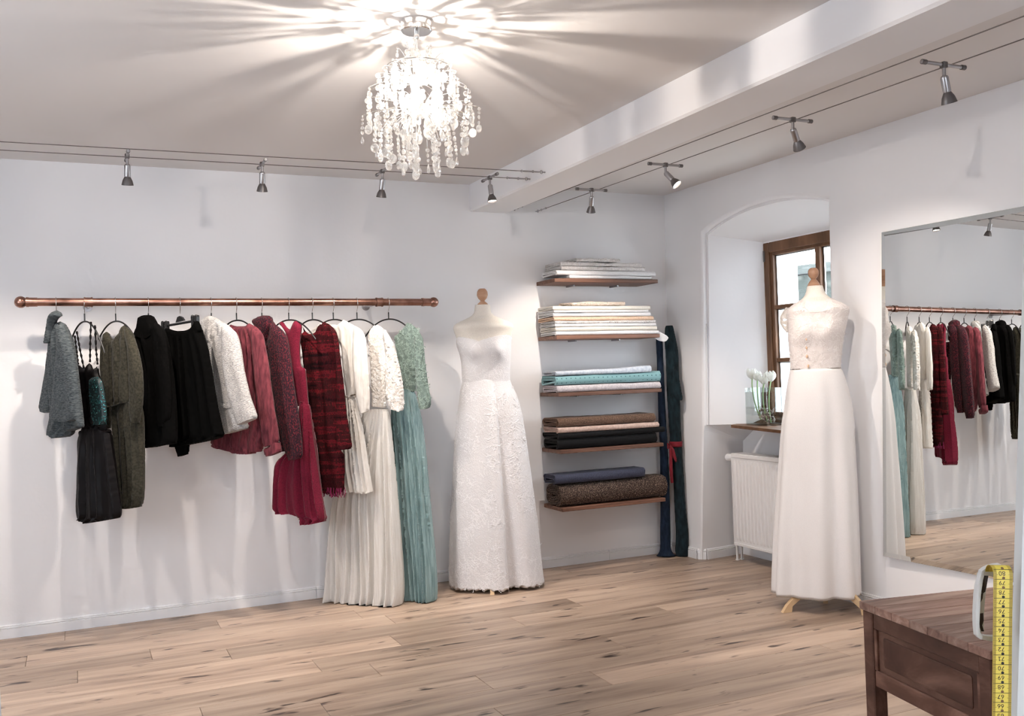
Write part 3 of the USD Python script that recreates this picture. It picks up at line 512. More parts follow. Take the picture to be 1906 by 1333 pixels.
# ---------------------------------------------------------------- copper clothes rail
RY, RZ = 5.25, 1.70
t = thing('clothes_rail', 'long copper pipe clothes rail with ball ends fixed to the back wall', 'clothes rail', loc=(0.84, RY, RZ))
part(t, 'pipe', rod((-.22, RY, RZ), (1.90, RY, RZ), .0205, 24), COPPER, 40)
for x in (-.238, 1.918): part(t, 'ball_end', ball((x, RY, RZ), .029, 3), COPPER, True)
for x0, x1 in ((-.215, -.165), (1.845, 1.895)): part(t, 'end_sleeve', cat([rod((x0, RY, RZ), (x1, RY, RZ), .0228, 24), rod((x0, RY, RZ), (x0 + .012, RY, RZ), .0245, 24)]), COPPER, 40)
for x in (.066, 1.588):
    part(t, 'collar', cat([rod((x - .02, RY, RZ), (x + .02, RY, RZ), .024, 24), rod((x - .02, RY, RZ), (x - .013, RY, RZ), .0262, 24), rod((x + .013, RY, RZ), (x + .02, RY, RZ), .0262, 24)]), COPPER, 40)
    part(t, 'bracket_arm', cat([rod((x, RY + .02, RZ - .004), (x, YB, RZ - .004), .009, 16), rod((x, YB - .006, RZ - .004), (x, YB, RZ - .004), .024, 20)]), STEEL, 40)

# ---------------------------------------------------------------- hangers and garments
def UVN(phi):
    p = math.radians(phi); return A([math.cos(p), -math.sin(p), 0]), A([-math.sin(p), -math.cos(p), 0])

def hook(x):
    P = [(0, -.062), (.001, -.054), (-.006, -.044), (-.018, -.030), (-.0245, -.012)]
    P += [(-.0245 * math.cos(a), .0245 * math.sin(a)) for a in np.linspace(0.1, pi, 12)] + [(.023, -.010)]
    return tube([(x, RY + a * 1.0, RZ + b) for a, b in P], .0016, 8)

def hanger(x, phi, label, drop=.085, half=.15, zt=1.602):
    U, N = UVN(phi)
    h = thing('hanger', label, 'hanger', loc=(x, RY, RZ), group='hangers on the copper rail' if False else None)
    part(h, 'hook', hook(x), HOOKM, True)
    part(h, 'neck', rod((x, RY, zt), (x, RY, 1.642), .0034, 10), BLACKPL, 40)
    s = np.linspace(-1, 1, 25)
    part(h, 'arms', tube([A([x, RY, zt]) + U * half * k - A([0, 0, drop * abs(k) ** 2.1]) for k in s], .0042, 8), BLACKPL, True)
    return h

FAB = dict(
    coat=fabric('grey_crinkle_wool', lin(86, 92, 94), lin(50, 57, 62), 60, (1, 1, 3.2), .8, .006),
    slip=fabric('black_satin', lin(13, 9, 11), lin(7, 5, 6), 20, bump=.2, rough=.5, sheen=0, spec=.15),
    panel=plain('dark_teal_panel', lin(16, 34, 37), .5),
    olive=fabric('olive_flannel', lin(62, 59, 50), lin(42, 41, 35), 90, bump=.35, sheen=.1, spec=.1),
    black_coat=fabric('black_wool', lin(8, 7, 7), lin(4, 4, 4), 80, bump=.4, sheen=0, spec=.06),
    skirt=fabric('black_crepe', lin(5, 5, 5), lin(3, 3, 3), 60, bump=.3, sheen=0, spec=.05),
    grey_jacket=fabric('grey_ribbed_boucle', lin(206, 203, 200), lin(150, 148, 149), 210, (.45, .45, 2.2), 1.0, .006),
    blouse=fabric('dusty_rose_linen', lin(116, 53, 62), lin(80, 33, 42), 70, (1, 1, .25), .7, .005),
    cardigan=fabric('marled_wine_knit', lin(38, 18, 29), lin(108, 33, 43), 160, (1.4, 1.4, .6), .9, .006, ramp=(.5, .64)),
    red=fabric('wine_red_wool', lin(118, 22, 48), lin(98, 16, 40), 140, bump=.2, sheen=.2),
    white=fabric('ivory_crepe', (.84, .81, .77), (.74, .70, .65), 34, (3, 3, .5), .5, .003, sheen=.15, trans=.15),
    chiffon=fabric('ivory_chiffon', (.86, .84, .81), (.77, .74, .70), 26, (5, 5, .22), .45, .004, sheen=.15, trans=.2),
    lace=voronoi_fabric('white_floral_lace', (.86, .84, .81), (.68, .64, .60), 46, .9, .006, holes=(38, .3, .65)),
    lacetop=voronoi_fabric('white_lace_bodice', (.86, .84, .81), (.72, .68, .64), 52, .9, .005, holes=(30, .42, .45)),
    sage=voronoi_fabric('sage_petal_lace', lin(158, 176, 169), lin(114, 132, 126), 42, 1.0, .008, stretch=(1, 1, .7)),
    sageskirt=fabric('sage_chiffon', lin(158, 184, 186), lin(118, 147, 149), 26, (5, 5, .22), .45, .004, sheen=.2, trans=.15))
FAB['knit'] = mat('striped_wine_knit', {
    'g': ('geometry', {}), 'm': ('mapping', {'scale': (3, 3, 42)}), 'm2': ('mapping', {'scale': (130, 130, 45)}), 'n': ('noise_texture', {'scale': 1.0, 'detail': 2}), 'n2': ('noise_texture', {'scale': 1.0, 'detail': 3}),
    'w': ('math', {'math_type': 'multiply_add', 'value2': 0.85, 'value3': 0.0}), 'w2': ('math', {'math_type': 'multiply_add', 'value2': 0.34}),
    'r': ('rgb_ramp', {'ramp': [(.40, lin(26, 9, 13)), (.52, lin(60, 14, 20)), (.60, lin(40, 18, 19)), (.68, lin(98, 21, 30)), (.78, lin(52, 15, 22)), (.9, lin(92, 30, 34))]}),
    'b': ('bump', {'strength': .9, 'distance': .006}), 'p': ('principled_bsdf', {'roughness': .95, 'sheen_weight': .0, 'specular_ior_level': .1})},
    [('g.position', 'm.vector'), ('m.vector', 'n.vector'), ('g.position', 'm2.vector'), ('m2.vector', 'n2.vector'), ('n.fac', 'w.value1'), ('n2.fac', 'w2.value1'), ('w.value', 'w2.value3'), ('w2.value', 'r.fac'),
     ('r.color', 'p.base_color'), ('n2.fac', 'b.height'), ('b.normal', 'p.normal')])

def petals_on(mesh, n, size, seed, zmin=-9, zmax=9, shape='petal', facing=0.15, clusters=0):
    """small raised petal flowers strewn on the front of a hung cloth or a loft"""
    rs = np.random.RandomState(seed)
    m = mesh.copy(); fn, fc, ar = m.face_normals, m.triangles_center, m.area_faces
    ok = (fc[:, 2] > zmin) & (fc[:, 2] < zmax)
    to = A([0, 0, 1.28]) - fc; to /= np.linalg.norm(to, axis=1, keepdims=True)
    ok &= (fn * to).sum(1) > facing
    ids = np.where(ok)[0]; pr_ = ar[ids].copy()
    if clusters:
        ctr = fc[rs.choice(ids, size=clusters, p=pr_ / pr_.sum())]
        w_ = sum(np.exp(-((fc[ids] - c_) ** 2).sum(1) / (2 * .024 ** 2)) for c_ in ctr); pr_ *= w_ + .03
    pr_ /= pr_.sum()
    pick = rs.choice(ids, size=n, p=pr_)
    base = trimesh.creation.icosphere(0 if shape != 'disc' else 1, 1.0)
    out = []
    for i in pick:
        N = fn[i]; d, a, b = frame_axes(N)
        k = 5 if shape == 'petal' else 7 if shape == 'spray' else 1; rot = rs.uniform(0, 6.28); s = size * rs.uniform(.7, 1.25)
        for q in range(k):
            an = rot + q * 2 * pi / k + rs.uniform(-.2, .2)
            dirn = math.cos(an) * a + math.sin(an) * b; sd = np.cross(d, dirn)
            v = base.vertices * [s * .62, s * .34, s * .16]
            if shape == 'spray':
                an = rot + rs.uniform(-.9, .9) + (pi if q % 2 else 0); dirn = math.cos(an) * a + math.sin(an) * b; sd = np.cross(d, dirn)
                ax_ = math.cos(rot) * a + math.sin(rot) * b; pos = ax_ * s * (q - 3) * .42 + dirn * s * .3
                V = fc[i] + N * s * .012 + pos + base.vertices[:, :1] * s * .46 * dirn + base.vertices[:, 1:2] * s * .17 * sd + base.vertices[:, 2:] * s * .05 * N
                out.append(trimesh.Trimesh(V, base.faces, process=False)); continue
            V = fc[i] + N * s * .06 + (dirn * s * .55 if k > 1 else 0) + v[:, :1] * dirn + v[:, 1:2] * sd + v[:, 2:] * N
            out.append(trimesh.Trimesh(V, base.faces, process=False))
    return cat(out)

def mirror_half(poly, umax, zmax):
    P = Polygon(poly).buffer(0); Q = shapely.affinity.scale(P, -0.92, 1, origin=(0, 0)).intersection(sbox(-.6, -1, umax, zmax))
    R = unary_union([P, Q.buffer(.003)]).buffer(.004).buffer(-.004)
    if R.geom_type != 'Polygon': R = max(R.geoms, key=lambda g: g.area)
    return list(R.exterior.coords)[:-1]

HL = dict(coat='black hanger inside the grey hooded coat at the rail end', slip='black arched hanger carrying the strappy slip dress', olive='black hanger showing in the neck of the olive jumpsuit',
          black_coat='hanger inside the black high collar coat', grey_jacket='hanger inside the light grey ribbed jacket', blouse='black hanger showing above the dusty rose blouse',
          cardigan='hanger inside the marled wine cardigan', red='black hanger inside the sleeveless wine red dress', knit='black hanger showing in the neck of the striped burgundy knit dress',
          white='black hanger of the short white long sleeved dress', lace='black hanger of the long white lace dress', sage='black hanger of the sage green gown, last on the rail')
for k, l in HL.items():
    x, phi, _ = DATA['G'][k]
    hanger(x, phi, l, **(dict(drop=.165, half=.15) if k == 'slip' else dict(drop=.115, half=.19) if k == 'red' else dict(drop=.10, half=.17) if k in ('lace', 'sage', 'white') else dict(drop=.06, half=.11, zt=1.590) if k in ('coat', 'black_coat', 'grey_jacket', 'cardigan') else {}))
x, phi, g = DATA['G']['skirt']; U, N = UVN(phi); up = lambda p: A([x, RY, 0]) + U * p[0] + A([0, 0, p[1]])
h = thing('clip_hanger', 'black clip hanger holding the black skirt', 'hanger', loc=(x, RY, RZ))
part(h, 'hook', hook(x), HOOKM, True)
a, b = up(g['bar'][0]), up(g['bar'][1])
part(h, 'bar', rod(a, b, .0065, 10), BLACKPL, 40)
part(h, 'centre_plate', prism(g['plate'] , -.006, .006, (x, RY, 0), U, A([0, 0, 1]), N), BLACKPL)
for p in g['clips']:
    for s in (-.012, .014):
        c = up(p) + U * s
        part(h, 'clip', cat([prism([(-.006, -.045), (.006, -.045), (.007, .01), (.004, .018), (-.004, .018), (-.007, .01)], -.011, .011, c, U, A([0, 0, 1]), N), ball(c + A([0, 0, .014]) + N * .006, .007, 1)]), BLACKPL)

def garment(key, name, label, catg):
    x, phi, g = DATA['G'][key]
    t = thing(name, label, catg, loc=(x, RY, 1.60))
    return t, x, phi, {k: A(v) for k, v in g.items()}, (x, RY)

t, x, phi, g, o = garment('coat', 'hooded_coat', 'grey crinkled wool coat with hood hanging first at the left rail end', 'coat')
part(t, 'body', cloth(g['body'], o, phi, .06, -.015, folds=3, famp=.012, wr=.005, seed=2), FAB['coat'], True)
part(t, 'sleeve', cloth(g['sleeve'], o, phi, .06, .035, edge=.045, wr=.005, seed=3), FAB['coat'], True)
part(t, 'sleeve', cloth(g['back_sleeve'], o, phi, .04, -.03, edge=.03, wr=.004, seed=4), FAB['coat'], True)
part(t, 'hood', cloth(g['hood'], o, phi, .06, .02, edge=.035, wr=.004, seed=5), FAB['coat'], True)

t, x, phi, g, o = garment('slip', 'slip_dress', 'black satin slip dress with thin twisted straps and sequinned side', 'dress')
bo = cloth(g['bodice'], o, phi, .045, 0, edge=.03, folds=2, famp=.006, seed=6)
part(t, 'bodice', bo, FAB['slip'], True)
part(t, 'skirt', cloth(g['skirt'], o, phi, .06, 0, folds=4, famp=.016, ftop=.2, seed=7, opentop=True), FAB['slip'], True)
pn = cloth(g['panel'], o, phi, .03, .022, edge=.02, wr=.004, seed=8)
pp = part(t, 'sequin_panel', pn, FAB['panel'], True, label='dark teal sequinned panel')
SEQ = plain('teal_sequin', lin(70, 130, 132), .15, .9)
part(pp, 'sequins', petals_on(pn, 170, .0085, 4, shape='disc', facing=.05), SEQ, kind='stuff')
U, N = UVN(phi)
for k in ('strap_a', 'strap_b', 'strap_c', 'strap_d'):
    q = g[k]; s = np.linspace(0, 1, 22); c = np.stack([np.interp(s, [0, .5, 1], q[:, 0]), np.interp(s, [0, .5, 1], q[:, 1])], 1)
    part(t, 'strap', tube([A([x, RY, 0]) + U * a + A([0, 0, b]) for a, b in c], .0042 + .0018 * np.sin(s * 40), 8), FAB['slip'], True)

t, x, phi, g, o = garment('olive', 'jumpsuit', 'olive grey long sleeved jumpsuit with round neck', 'jumpsuit')
part(t, 'body', cloth(g['body'], o, phi, .05, 0, folds=3, famp=.01, seed=9), FAB['olive'], True)
part(t, 'sleeve', cloth(g['sleeve'], o, phi, .045, .025, wr=.005, seed=10), FAB['olive'], True)
part(t, 'sleeve', cloth(g['back_sleeve'], o, phi, .035, -.025, wr=.004, seed=11), FAB['olive'], True)
part(t, 'trousers', cloth(g['trousers'], o, phi, .05, -.01, folds=4, famp=.014, seed=12, opentop=True), FAB['olive'], True)

t, x, phi, g, o = garment('black_coat', 'black_coat', 'black wool coat with high collar beside the olive jumpsuit', 'coat')
part(t, 'body', cloth(g['body'], o, phi, .06, 0, folds=2.5, famp=.012, seed=13), FAB['black_coat'], True)
part(t, 'sleeve', cloth(g['sleeve'], o, phi, .04, .025, seed=14), FAB['black_coat'], True)
part(t, 'collar', cloth(g['collar'], o, phi, .06, .01, seed=15), FAB['black_coat'], True)

t, x, phi, g, o = garment('skirt', 'black_skirt', 'black flared skirt clipped by its waistband', 'skirt')
sb_ = part(t, 'skirt_body', cloth(g['skirt'], o, phi, .06, 0, folds=5, famp=.014, seed=16, bell=.3, opentop=True), FAB['skirt'], True)
part(sb_, 'waistband', cloth(g['waistband'], o, phi, .035, .012, edge=.015, wr=.002, seed=17), FAB['skirt'], True)
part(sb_, 'hem_tail', cloth(g['hem_tail'], o, phi, .04, 0, edge=.03, seed=18), FAB['skirt'], True)

t, x, phi, g, o = garment('grey_jacket', 'grey_jacket', 'light grey ribbed jacket with stand collar and wide sleeve', 'jacket')
part(t, 'body', cloth(mirror_half(g['body'], .01, 1.5), o, phi, .05, -.01, folds=3, famp=.01, seed=19), FAB['grey_jacket'], True)
part(t, 'sleeve', cloth(g['sleeve'], o, phi, .055, .03, edge=.04, wr=.005, seed=20), FAB['grey_jacket'], True)
part(t, 'collar', cloth(g['collar'], o, phi, .05, .01, edge=.025, wr=.003, seed=21), FAB['grey_jacket'], True)
part(t, 'pocket_flap', cloth(g['pocket'], o, phi, .012, .022, edge=.01, wr=.001, seed=22), FAB['grey_jacket'], True)

t, x, phi, g, o = garment('blouse', 'rose_blouse', 'dusty rose linen blouse with buttoned cuff', 'blouse')
part(t, 'body', cloth(g['body'], o, phi, .05, 0, folds=6, famp=.011, wr=.006, seed=23), FAB['blouse'], True)
sl = part(t, 'sleeve', cloth(g['sleeve'], o, phi, .045, .028, wr=.006, seed=24, shrink=.02), FAB['blouse'], True)
part(sl, 'cuff', cloth(g['cuff'], o, phi, .047, .03, edge=.025, wr=.003, seed=25, shrink=0, opentop=True), FAB['blouse'], True)

t, x, phi, g, o = garment('cardigan', 'marled_cardigan', 'dark wine marled knit cardigan with shawl collar', 'cardigan')
part(t, 'body', cloth(mirror_half(g['body'], .05, 1.45), o, phi, .05, -.02, folds=2, famp=.006, seed=26), FAB['cardigan'], True)
part(t, 'sleeve', cloth(g['sleeve'], o, phi, .055, .02, edge=.045, wr=.004, seed=27), FAB['cardigan'], True)
part(t, 'collar', cloth(g['collar'], o, phi, .06, .005, edge=.03, wr=.003, seed=28), FAB['cardigan'], True)

t, x, phi, g, o = garment('red', 'wine_dress', 'plain wine red sleeveless dress with flared skirt', 'dress')
part(t, 'bodice', cloth(g['bodice'], o, phi, .045, 0, wr=.004, seed=29), FAB['red'], True)
part(t, 'skirt', cloth(g['skirt'], o, phi, .055, 0, folds=4, famp=.02, ftop=.25, wr=.003, seed=30, bell=.3, opentop=True, h=.005), FAB['red'], True)

t, x, phi, g, o = garment('knit', 'striped_knit_dress', 'burgundy knit dress with dark stripes and magenta fringe', 'dress')
part(t, 'body', cloth(list(unary_union([Polygon(g['body']).buffer(0), shapely.affinity.translate(Polygon(g['body']).buffer(0), -.03, -.012)]).buffer(.004).exterior.coords)[:-1], o, phi, .05, 0, folds=2, famp=.006, seed=31), FAB['knit'], True)
part(t, 'sleeve', cloth(g['sleeve'], o, phi, .045, .028, seed=32), FAB['knit'], True)
rs = np.random.RandomState(8); U, N = UVN(phi); fr = []
f0 = g['fringe']; fu0, fu1, fz1 = f0[:, 0].min(), f0[:, 0].max(), f0[:, 1].max()
for k in range(70):
    a = rs.uniform(fu0, fu1); p0 = A([x, RY, 0]) + U * a + N * rs.uniform(-.02, .03); zt_ = fz1 + .01; L_ = rs.uniform(.025, .055)
    fr.append(tube([p0 + [0, 0, zt_], p0 + U * rs.uniform(-.006, .006) + [0, 0, zt_ - L_ / 2], p0 + U * rs.uniform(-.01, .01) + [0, 0, zt_ - L_]], .0022, 5))
part(t, 'fringe', cat(fr), plain('magenta_yarn', lin(128, 26, 74), .9), kind='stuff', label='magenta yarn fringe')

t, x, phi, g, o = garment('white', 'short_white_dress', 'short ivory dress with long crepe sleeve', 'dress')
part(t, 'bodice', cloth(mirror_half(g['body'], .02, 1.585), o, phi, .045, 0, folds=6, famp=.006, wr=.003, seed=33), FAB['white'], True)
part(t, 'skirt', cloth(mirror_half(g['skirt'], .05, 1.16), o, phi, .05, 0, folds=6, famp=.016, ftop=.15, wr=.0015, seed=34, opentop=True, h=.005), FAB['white'], True)
part(t, 'sleeve', cloth(g['sleeve'], o, phi, .04, .026, wr=.005, seed=35), FAB['white'], True)
part(t, 'waist_tie', cloth([(.02, 1.165), (.10, 1.178), (.15, 1.184), (.15, 1.176), (.10, 1.168), (.02, 1.156)], o, phi, .01, .022, edge=.006, shrink=0, wr=0, seed=36), plain('taupe_tie', lin(120, 108, 98), .7), True, label='thin taupe waist tie')

t, x, phi, g, o = garment('lace', 'long_lace_dress', 'long white dress with lace top and chiffon skirt reaching the floor', 'dress')
bo = cloth(mirror_half(g['bodice'], .08, 1.50), o, phi, .045, 0, wr=.003, seed=37)
lb = part(t, 'lace_bodice', bo, FAB['lacetop'], True)
sv = cloth(g['sleeve'], o, phi, .045, .03, wr=.005, seed=38)
part(t, 'lace_sleeve', sv, FAB['lace'], True)
WHITETH = plain('white_thread', (.86, .84, .82), .7)
part(lb, 'applique_flowers', cat([petals_on(bo, 120, .0085, 5, facing=.1), petals_on(sv, 130, .008, 6, facing=.1)]), WHITETH, kind='stuff')
part(t, 'skirt', cloth(g['skirt'], o, phi, .07, 0, edge=.04, folds=9, famp=.022, ftop=.25, wr=.0015, seed=39, bell=.5, opentop=True, h=.005), FAB['chiffon'], True)

t, x, phi, g, o = garment('sage', 'sage_gown', 'long sage green gown with petal lace top, last on the rail', 'dress')
bo = cloth(mirror_half(g['bodice'], .04, 1.47), o, phi, .045, 0, wr=.004, seed=40)
lb = part(t, 'lace_bodice', bo, FAB['sage'], True)
sv = cloth(g['sleeve'], o, phi, .04, .028, wr=.005, seed=41)
part(t, 'lace_sleeve', sv, FAB['sage'], True)
part(lb, 'petals', cat([petals_on(bo, 110, .013, 15, facing=.1, shape='spray'), petals_on(sv, 90, .012, 16, facing=.1, shape='spray')]), plain('sage_petal', lin(142, 162, 153), .8), kind='stuff')
part(t, 'skirt', cloth(g['skirt'], o, phi, .06, 0, folds=7, famp=.022, ftop=.3, wr=.0015, seed=42, bell=.5, opentop=True, h=.005), FAB['sageskirt'], True)

# ---------------------------------------------------------------- dress forms with bridal dresses
def stand_legs(t, c, r0, z, seed=0):
    for k in range(3):
        r = r0[k] if np.ndim(r0) else r0
        a = seed + k * 2 * pi / 3
        d = A([math.cos(a), math.sin(a), 0]); s = A([-d[1], d[0], 0])
        prof = [(.0, z), (.03, z + .01), (r * .55, z * .72), (r * .9, .035), (r, .0), (r - .05, .0), (r * .78, .03), (r * .45, z * .55), (.0, z - .05)]
        part(t, 'leg', prism(prof, -.012, .012, (c[0], c[1], 0), d, A([0, 0, 1]), s), LEGW)

def dressform(key, c, label, legs):
    R = DATA[key]
    t = thing('dress_form', label, 'mannequin', loc=(*c, 0))
    part(t, 'torso', loft(R['form'], c, ratio=lambda z: .95 if z > 1.60 else .62 if z > 1.53 else .60, n=72, sup=2.2), JERSEY, True)
    v = A(c) / np.linalg.norm(c); e = A([v[1], -v[0]])
    kc = [(q[1] + q[2]) / 2 for q in R['knob']]; m = float(np.mean(kc)); kp = A(c) + e * m
    part(t, 'neck_knob', lathe([((q[2] - q[1]) / 2, q[0]) for q in sorted(R['knob'])], (kp[0], kp[1], 0), sides=32), KNOBW, 50)
    part(t, 'pole', rod((kp[0], kp[1], .10), (kp[0], kp[1], 1.3), .016, 14), LEGW, 40)
    stand_legs(t, kp, *legs)
    return t, kp

dressform('M1', (2.181, 5.22), 'cream dress form with wooden neck knob under the strapless lace wedding dress', ((.185, .16, .16), .10, math.atan2(-5.22, -2.181)))
DLACE = voronoi_fabric('bridal_lace', (.80, .79, .81), (.73, .72, .74), 90, .5, .003)
SATIN = fabric('bridal_satin', (.90, .885, .90), (.86, .84, .86), 160, bump=.12, rough=.6, sheen=.2)
R = DATA['M1']
def fold_front(th, z, t, x, y, zr):
    # a deep overlap fold right of the middle, and a scalloped hem
    d = np.angle(np.exp(1j * (th - (-1.36)))); k = np.clip(t, 0, 1) ** .7
    y = y + k * np.where(d > 0, .055 * np.exp(-(d / .30) ** 2), 0.0)
    y = y + k * .02 * np.exp(-((d + .18) / .2) ** 2) * -1
    if t > .955: zr = zr + (t - .955) / .045 * .012 * np.abs(np.sin(th * 17))
    return x, y, zr
t = thing('wedding_dress', 'strapless white lace wedding dress with scalloped hem on the left dress form', 'wedding dress', loc=(2.181, 5.22, 0))
def bust(th, z, t, x, y, zr):
    for a0 in (-2.05, -1.09):
        d = np.angle(np.exp(1j * (th - a0))); y = y - .038 * np.exp(-(d / .36) ** 2) * math.exp(-((z - 1.405) / .055) ** 2)
    if z > 1.455:
        k = (z - 1.455) / .037
        zr = zr - k * .034 * (1 - np.abs(np.sin((th + 1.57) * 1.55)) ** .8) * (np.sin(th) < .2) - k * .03 * (np.sin(th) >= .2)
    return x * 1.015, y * 1.03, zr
bod = loft([(1.192, -.098, .176)] + [(z, a - .004, b + .004) for z, a, b in R['bodice'] if z > 1.225], (2.181, 5.22), ratio=.66, n=160, extra=bust, step=.008, sup=2.2)
wb = part(t, 'bodice', bod, DLACE, True)
sk = loft([(.014, R['skirt'][-1][1], R['skirt'][-1][2])] + [q for q in R['skirt'] if q[0] > .03], (2.181, 5.22), ratio=lambda z: .59 + .09 * float(smoothstep(z, .8, 1.22)), n=240, folds=7, famp=.014, seed=4, extra=fold_front, step=.014)
ws = part(t, 'skirt', sk, DLACE, True)
APP = plain('lace_thread', (.82, .81, .83), .75)
part(ws, 'applique_flowers', petals_on(sk, 560, .0155, 11, zmin=.1, facing=.05, shape='spray', clusters=85), APP, kind='stuff')
hemfl = petals_on(sk, 190, .012, 12, zmin=.026, zmax=.12, facing=.0, shape='spray')
part(ws, 'hem_lace', hemfl, APP, kind='stuff')
part(wb, 'bodice_applique', petals_on(bod, 120, .011, 13, facing=.05, shape='spray'), APP, kind='stuff')

dressform('M2', (3.45, 3.86), 'cream dress form with wooden neck knob in front of the window niche', ((.25, .15, .25), .16, math.atan2(-3.86, -3.45) + pi / 3))
R = DATA['M2']
t = thing('evening_dress', 'white dress with lace bodice and plain flowing skirt in front of the window', 'wedding dress', loc=(3.45, 3.86, 0))
BLACE = voronoi_fabric('blush_lace', (.80, .75, .73), (.73, .67, .65), 38, .7, .005, stretch=(1, 1, .8))
CREPE = fabric('soft_crepe', (.81, .785, .78), (.79, .765, .76), 200, bump=.06, rough=.8, sheen=.25)
def bust2(th, z, t, x, y, zr):
    for a0 in (-2.0, -1.14):
        d = np.angle(np.exp(1j * (th - a0))); y = y - .028 * np.exp(-(d / .4) ** 2) * math.exp(-((z - 1.43) / .06) ** 2)
    if z > 1.53:
        d = np.angle(np.exp(1j * (th + 1.62))); zr = zr - (z - 1.53) * 1.1 * np.exp(-(d / .38) ** 2)
    return x * 1.012, y * 1.03, zr
bod = loft(R['bodice'], (3.45, 3.86), ratio=lambda z: .62 if z < 1.52 else .62 + (z - 1.52) * 1.2, n=160, extra=bust2, step=.008, sup=2.2)
eb = part(t, 'lace_bodice', bod, BLACE, True)
part(eb, 'bodice_applique', petals_on(bod, 260, .012, 23, facing=.1, shape='spray'), plain('blush_thread', (.82, .77, .75), .8), kind='stuff')
part(t, 'skirt', loft([q for q in R['skirt']], (3.45, 3.86), ratio=.66, n=200, folds=7, famp=.03, seed=9, step=.016), CREPE, True)
v = A([3.45, 3.86]) / math.hypot(3.45, 3.86); e3 = A([v[1], -v[0], 0]); n3 = A([v[0], v[1], 0])
cap = []
for s in range(9):
    a = s / 8; cap.append(A([3.45, 3.86, 0]) + e3 * (-.080 - .034 * math.sin(pi * a)) + A([0, 0, 1.565 - .13 * a]))
part(t, 'cap_sleeve', cat([tube(cap, [.004] * 9, 8), trimesh.Trimesh(np.vstack([cap, [A([3.45, 3.86, 0]) + e3 * -.076 + n3 * .0 + A([0, 0, 1.565 - .13 * k / 8]) for k in range(9)]]), [f for k in range(8) for f in ((k, k + 1, k + 10), (k, k + 10, k + 9))], process=False)]), FAB['lace'], True)
bt = [trimesh.creation.icosphere(1, .005) for _ in range(4)]
for m_, (uu, zz) in zip(bt, ((.012, 1.395), (.012, 1.35), (.012, 1.305), (.016, 1.255))):
    m_.apply_scale([1, 1, 2.0]); m_.apply_translation(A([3.45, 3.86, 0]) + e3 * uu - n3 * (.0835 if zz < 1.36 else .1) + A([0, 0, zz]))
    part(eb, 'keyhole', m_, plain('skin_tone_lining', lin(226, 190, 160), .8) if zz > 1.39 else '/World/Looks/skin_tone_lining', True)
# ---------------------------------------------------------------- shelves and folded cloth
SX0, SX1, SYF = 2.733, 3.498, 5.27
SZ = [1.852, 1.493, 1.134, .777, .416]
for z, l in zip(SZ, ('topmost dark wooden wall shelf with white lace', 'second wooden wall shelf from the top with the tall ivory stack', 'middle wooden wall shelf with the teal cloth', 'fourth wooden wall shelf from the top with black cloth', 'lowest wooden wall shelf with the thick tweed bolt')):
    t = thing('wall_shelf', l, 'shelf', 'wooden wall shelves', loc=(3.115, YB, z))
    part(t, 'board', box(SX0, SYF, z - .024, SX1, YB, z, .0025), SHELFW)
    each(t, 'bracket', [box(x, YB - .10, z - .034, x + .012, YB, z - .0242) for x in (2.95, 3.28)], STEEL)

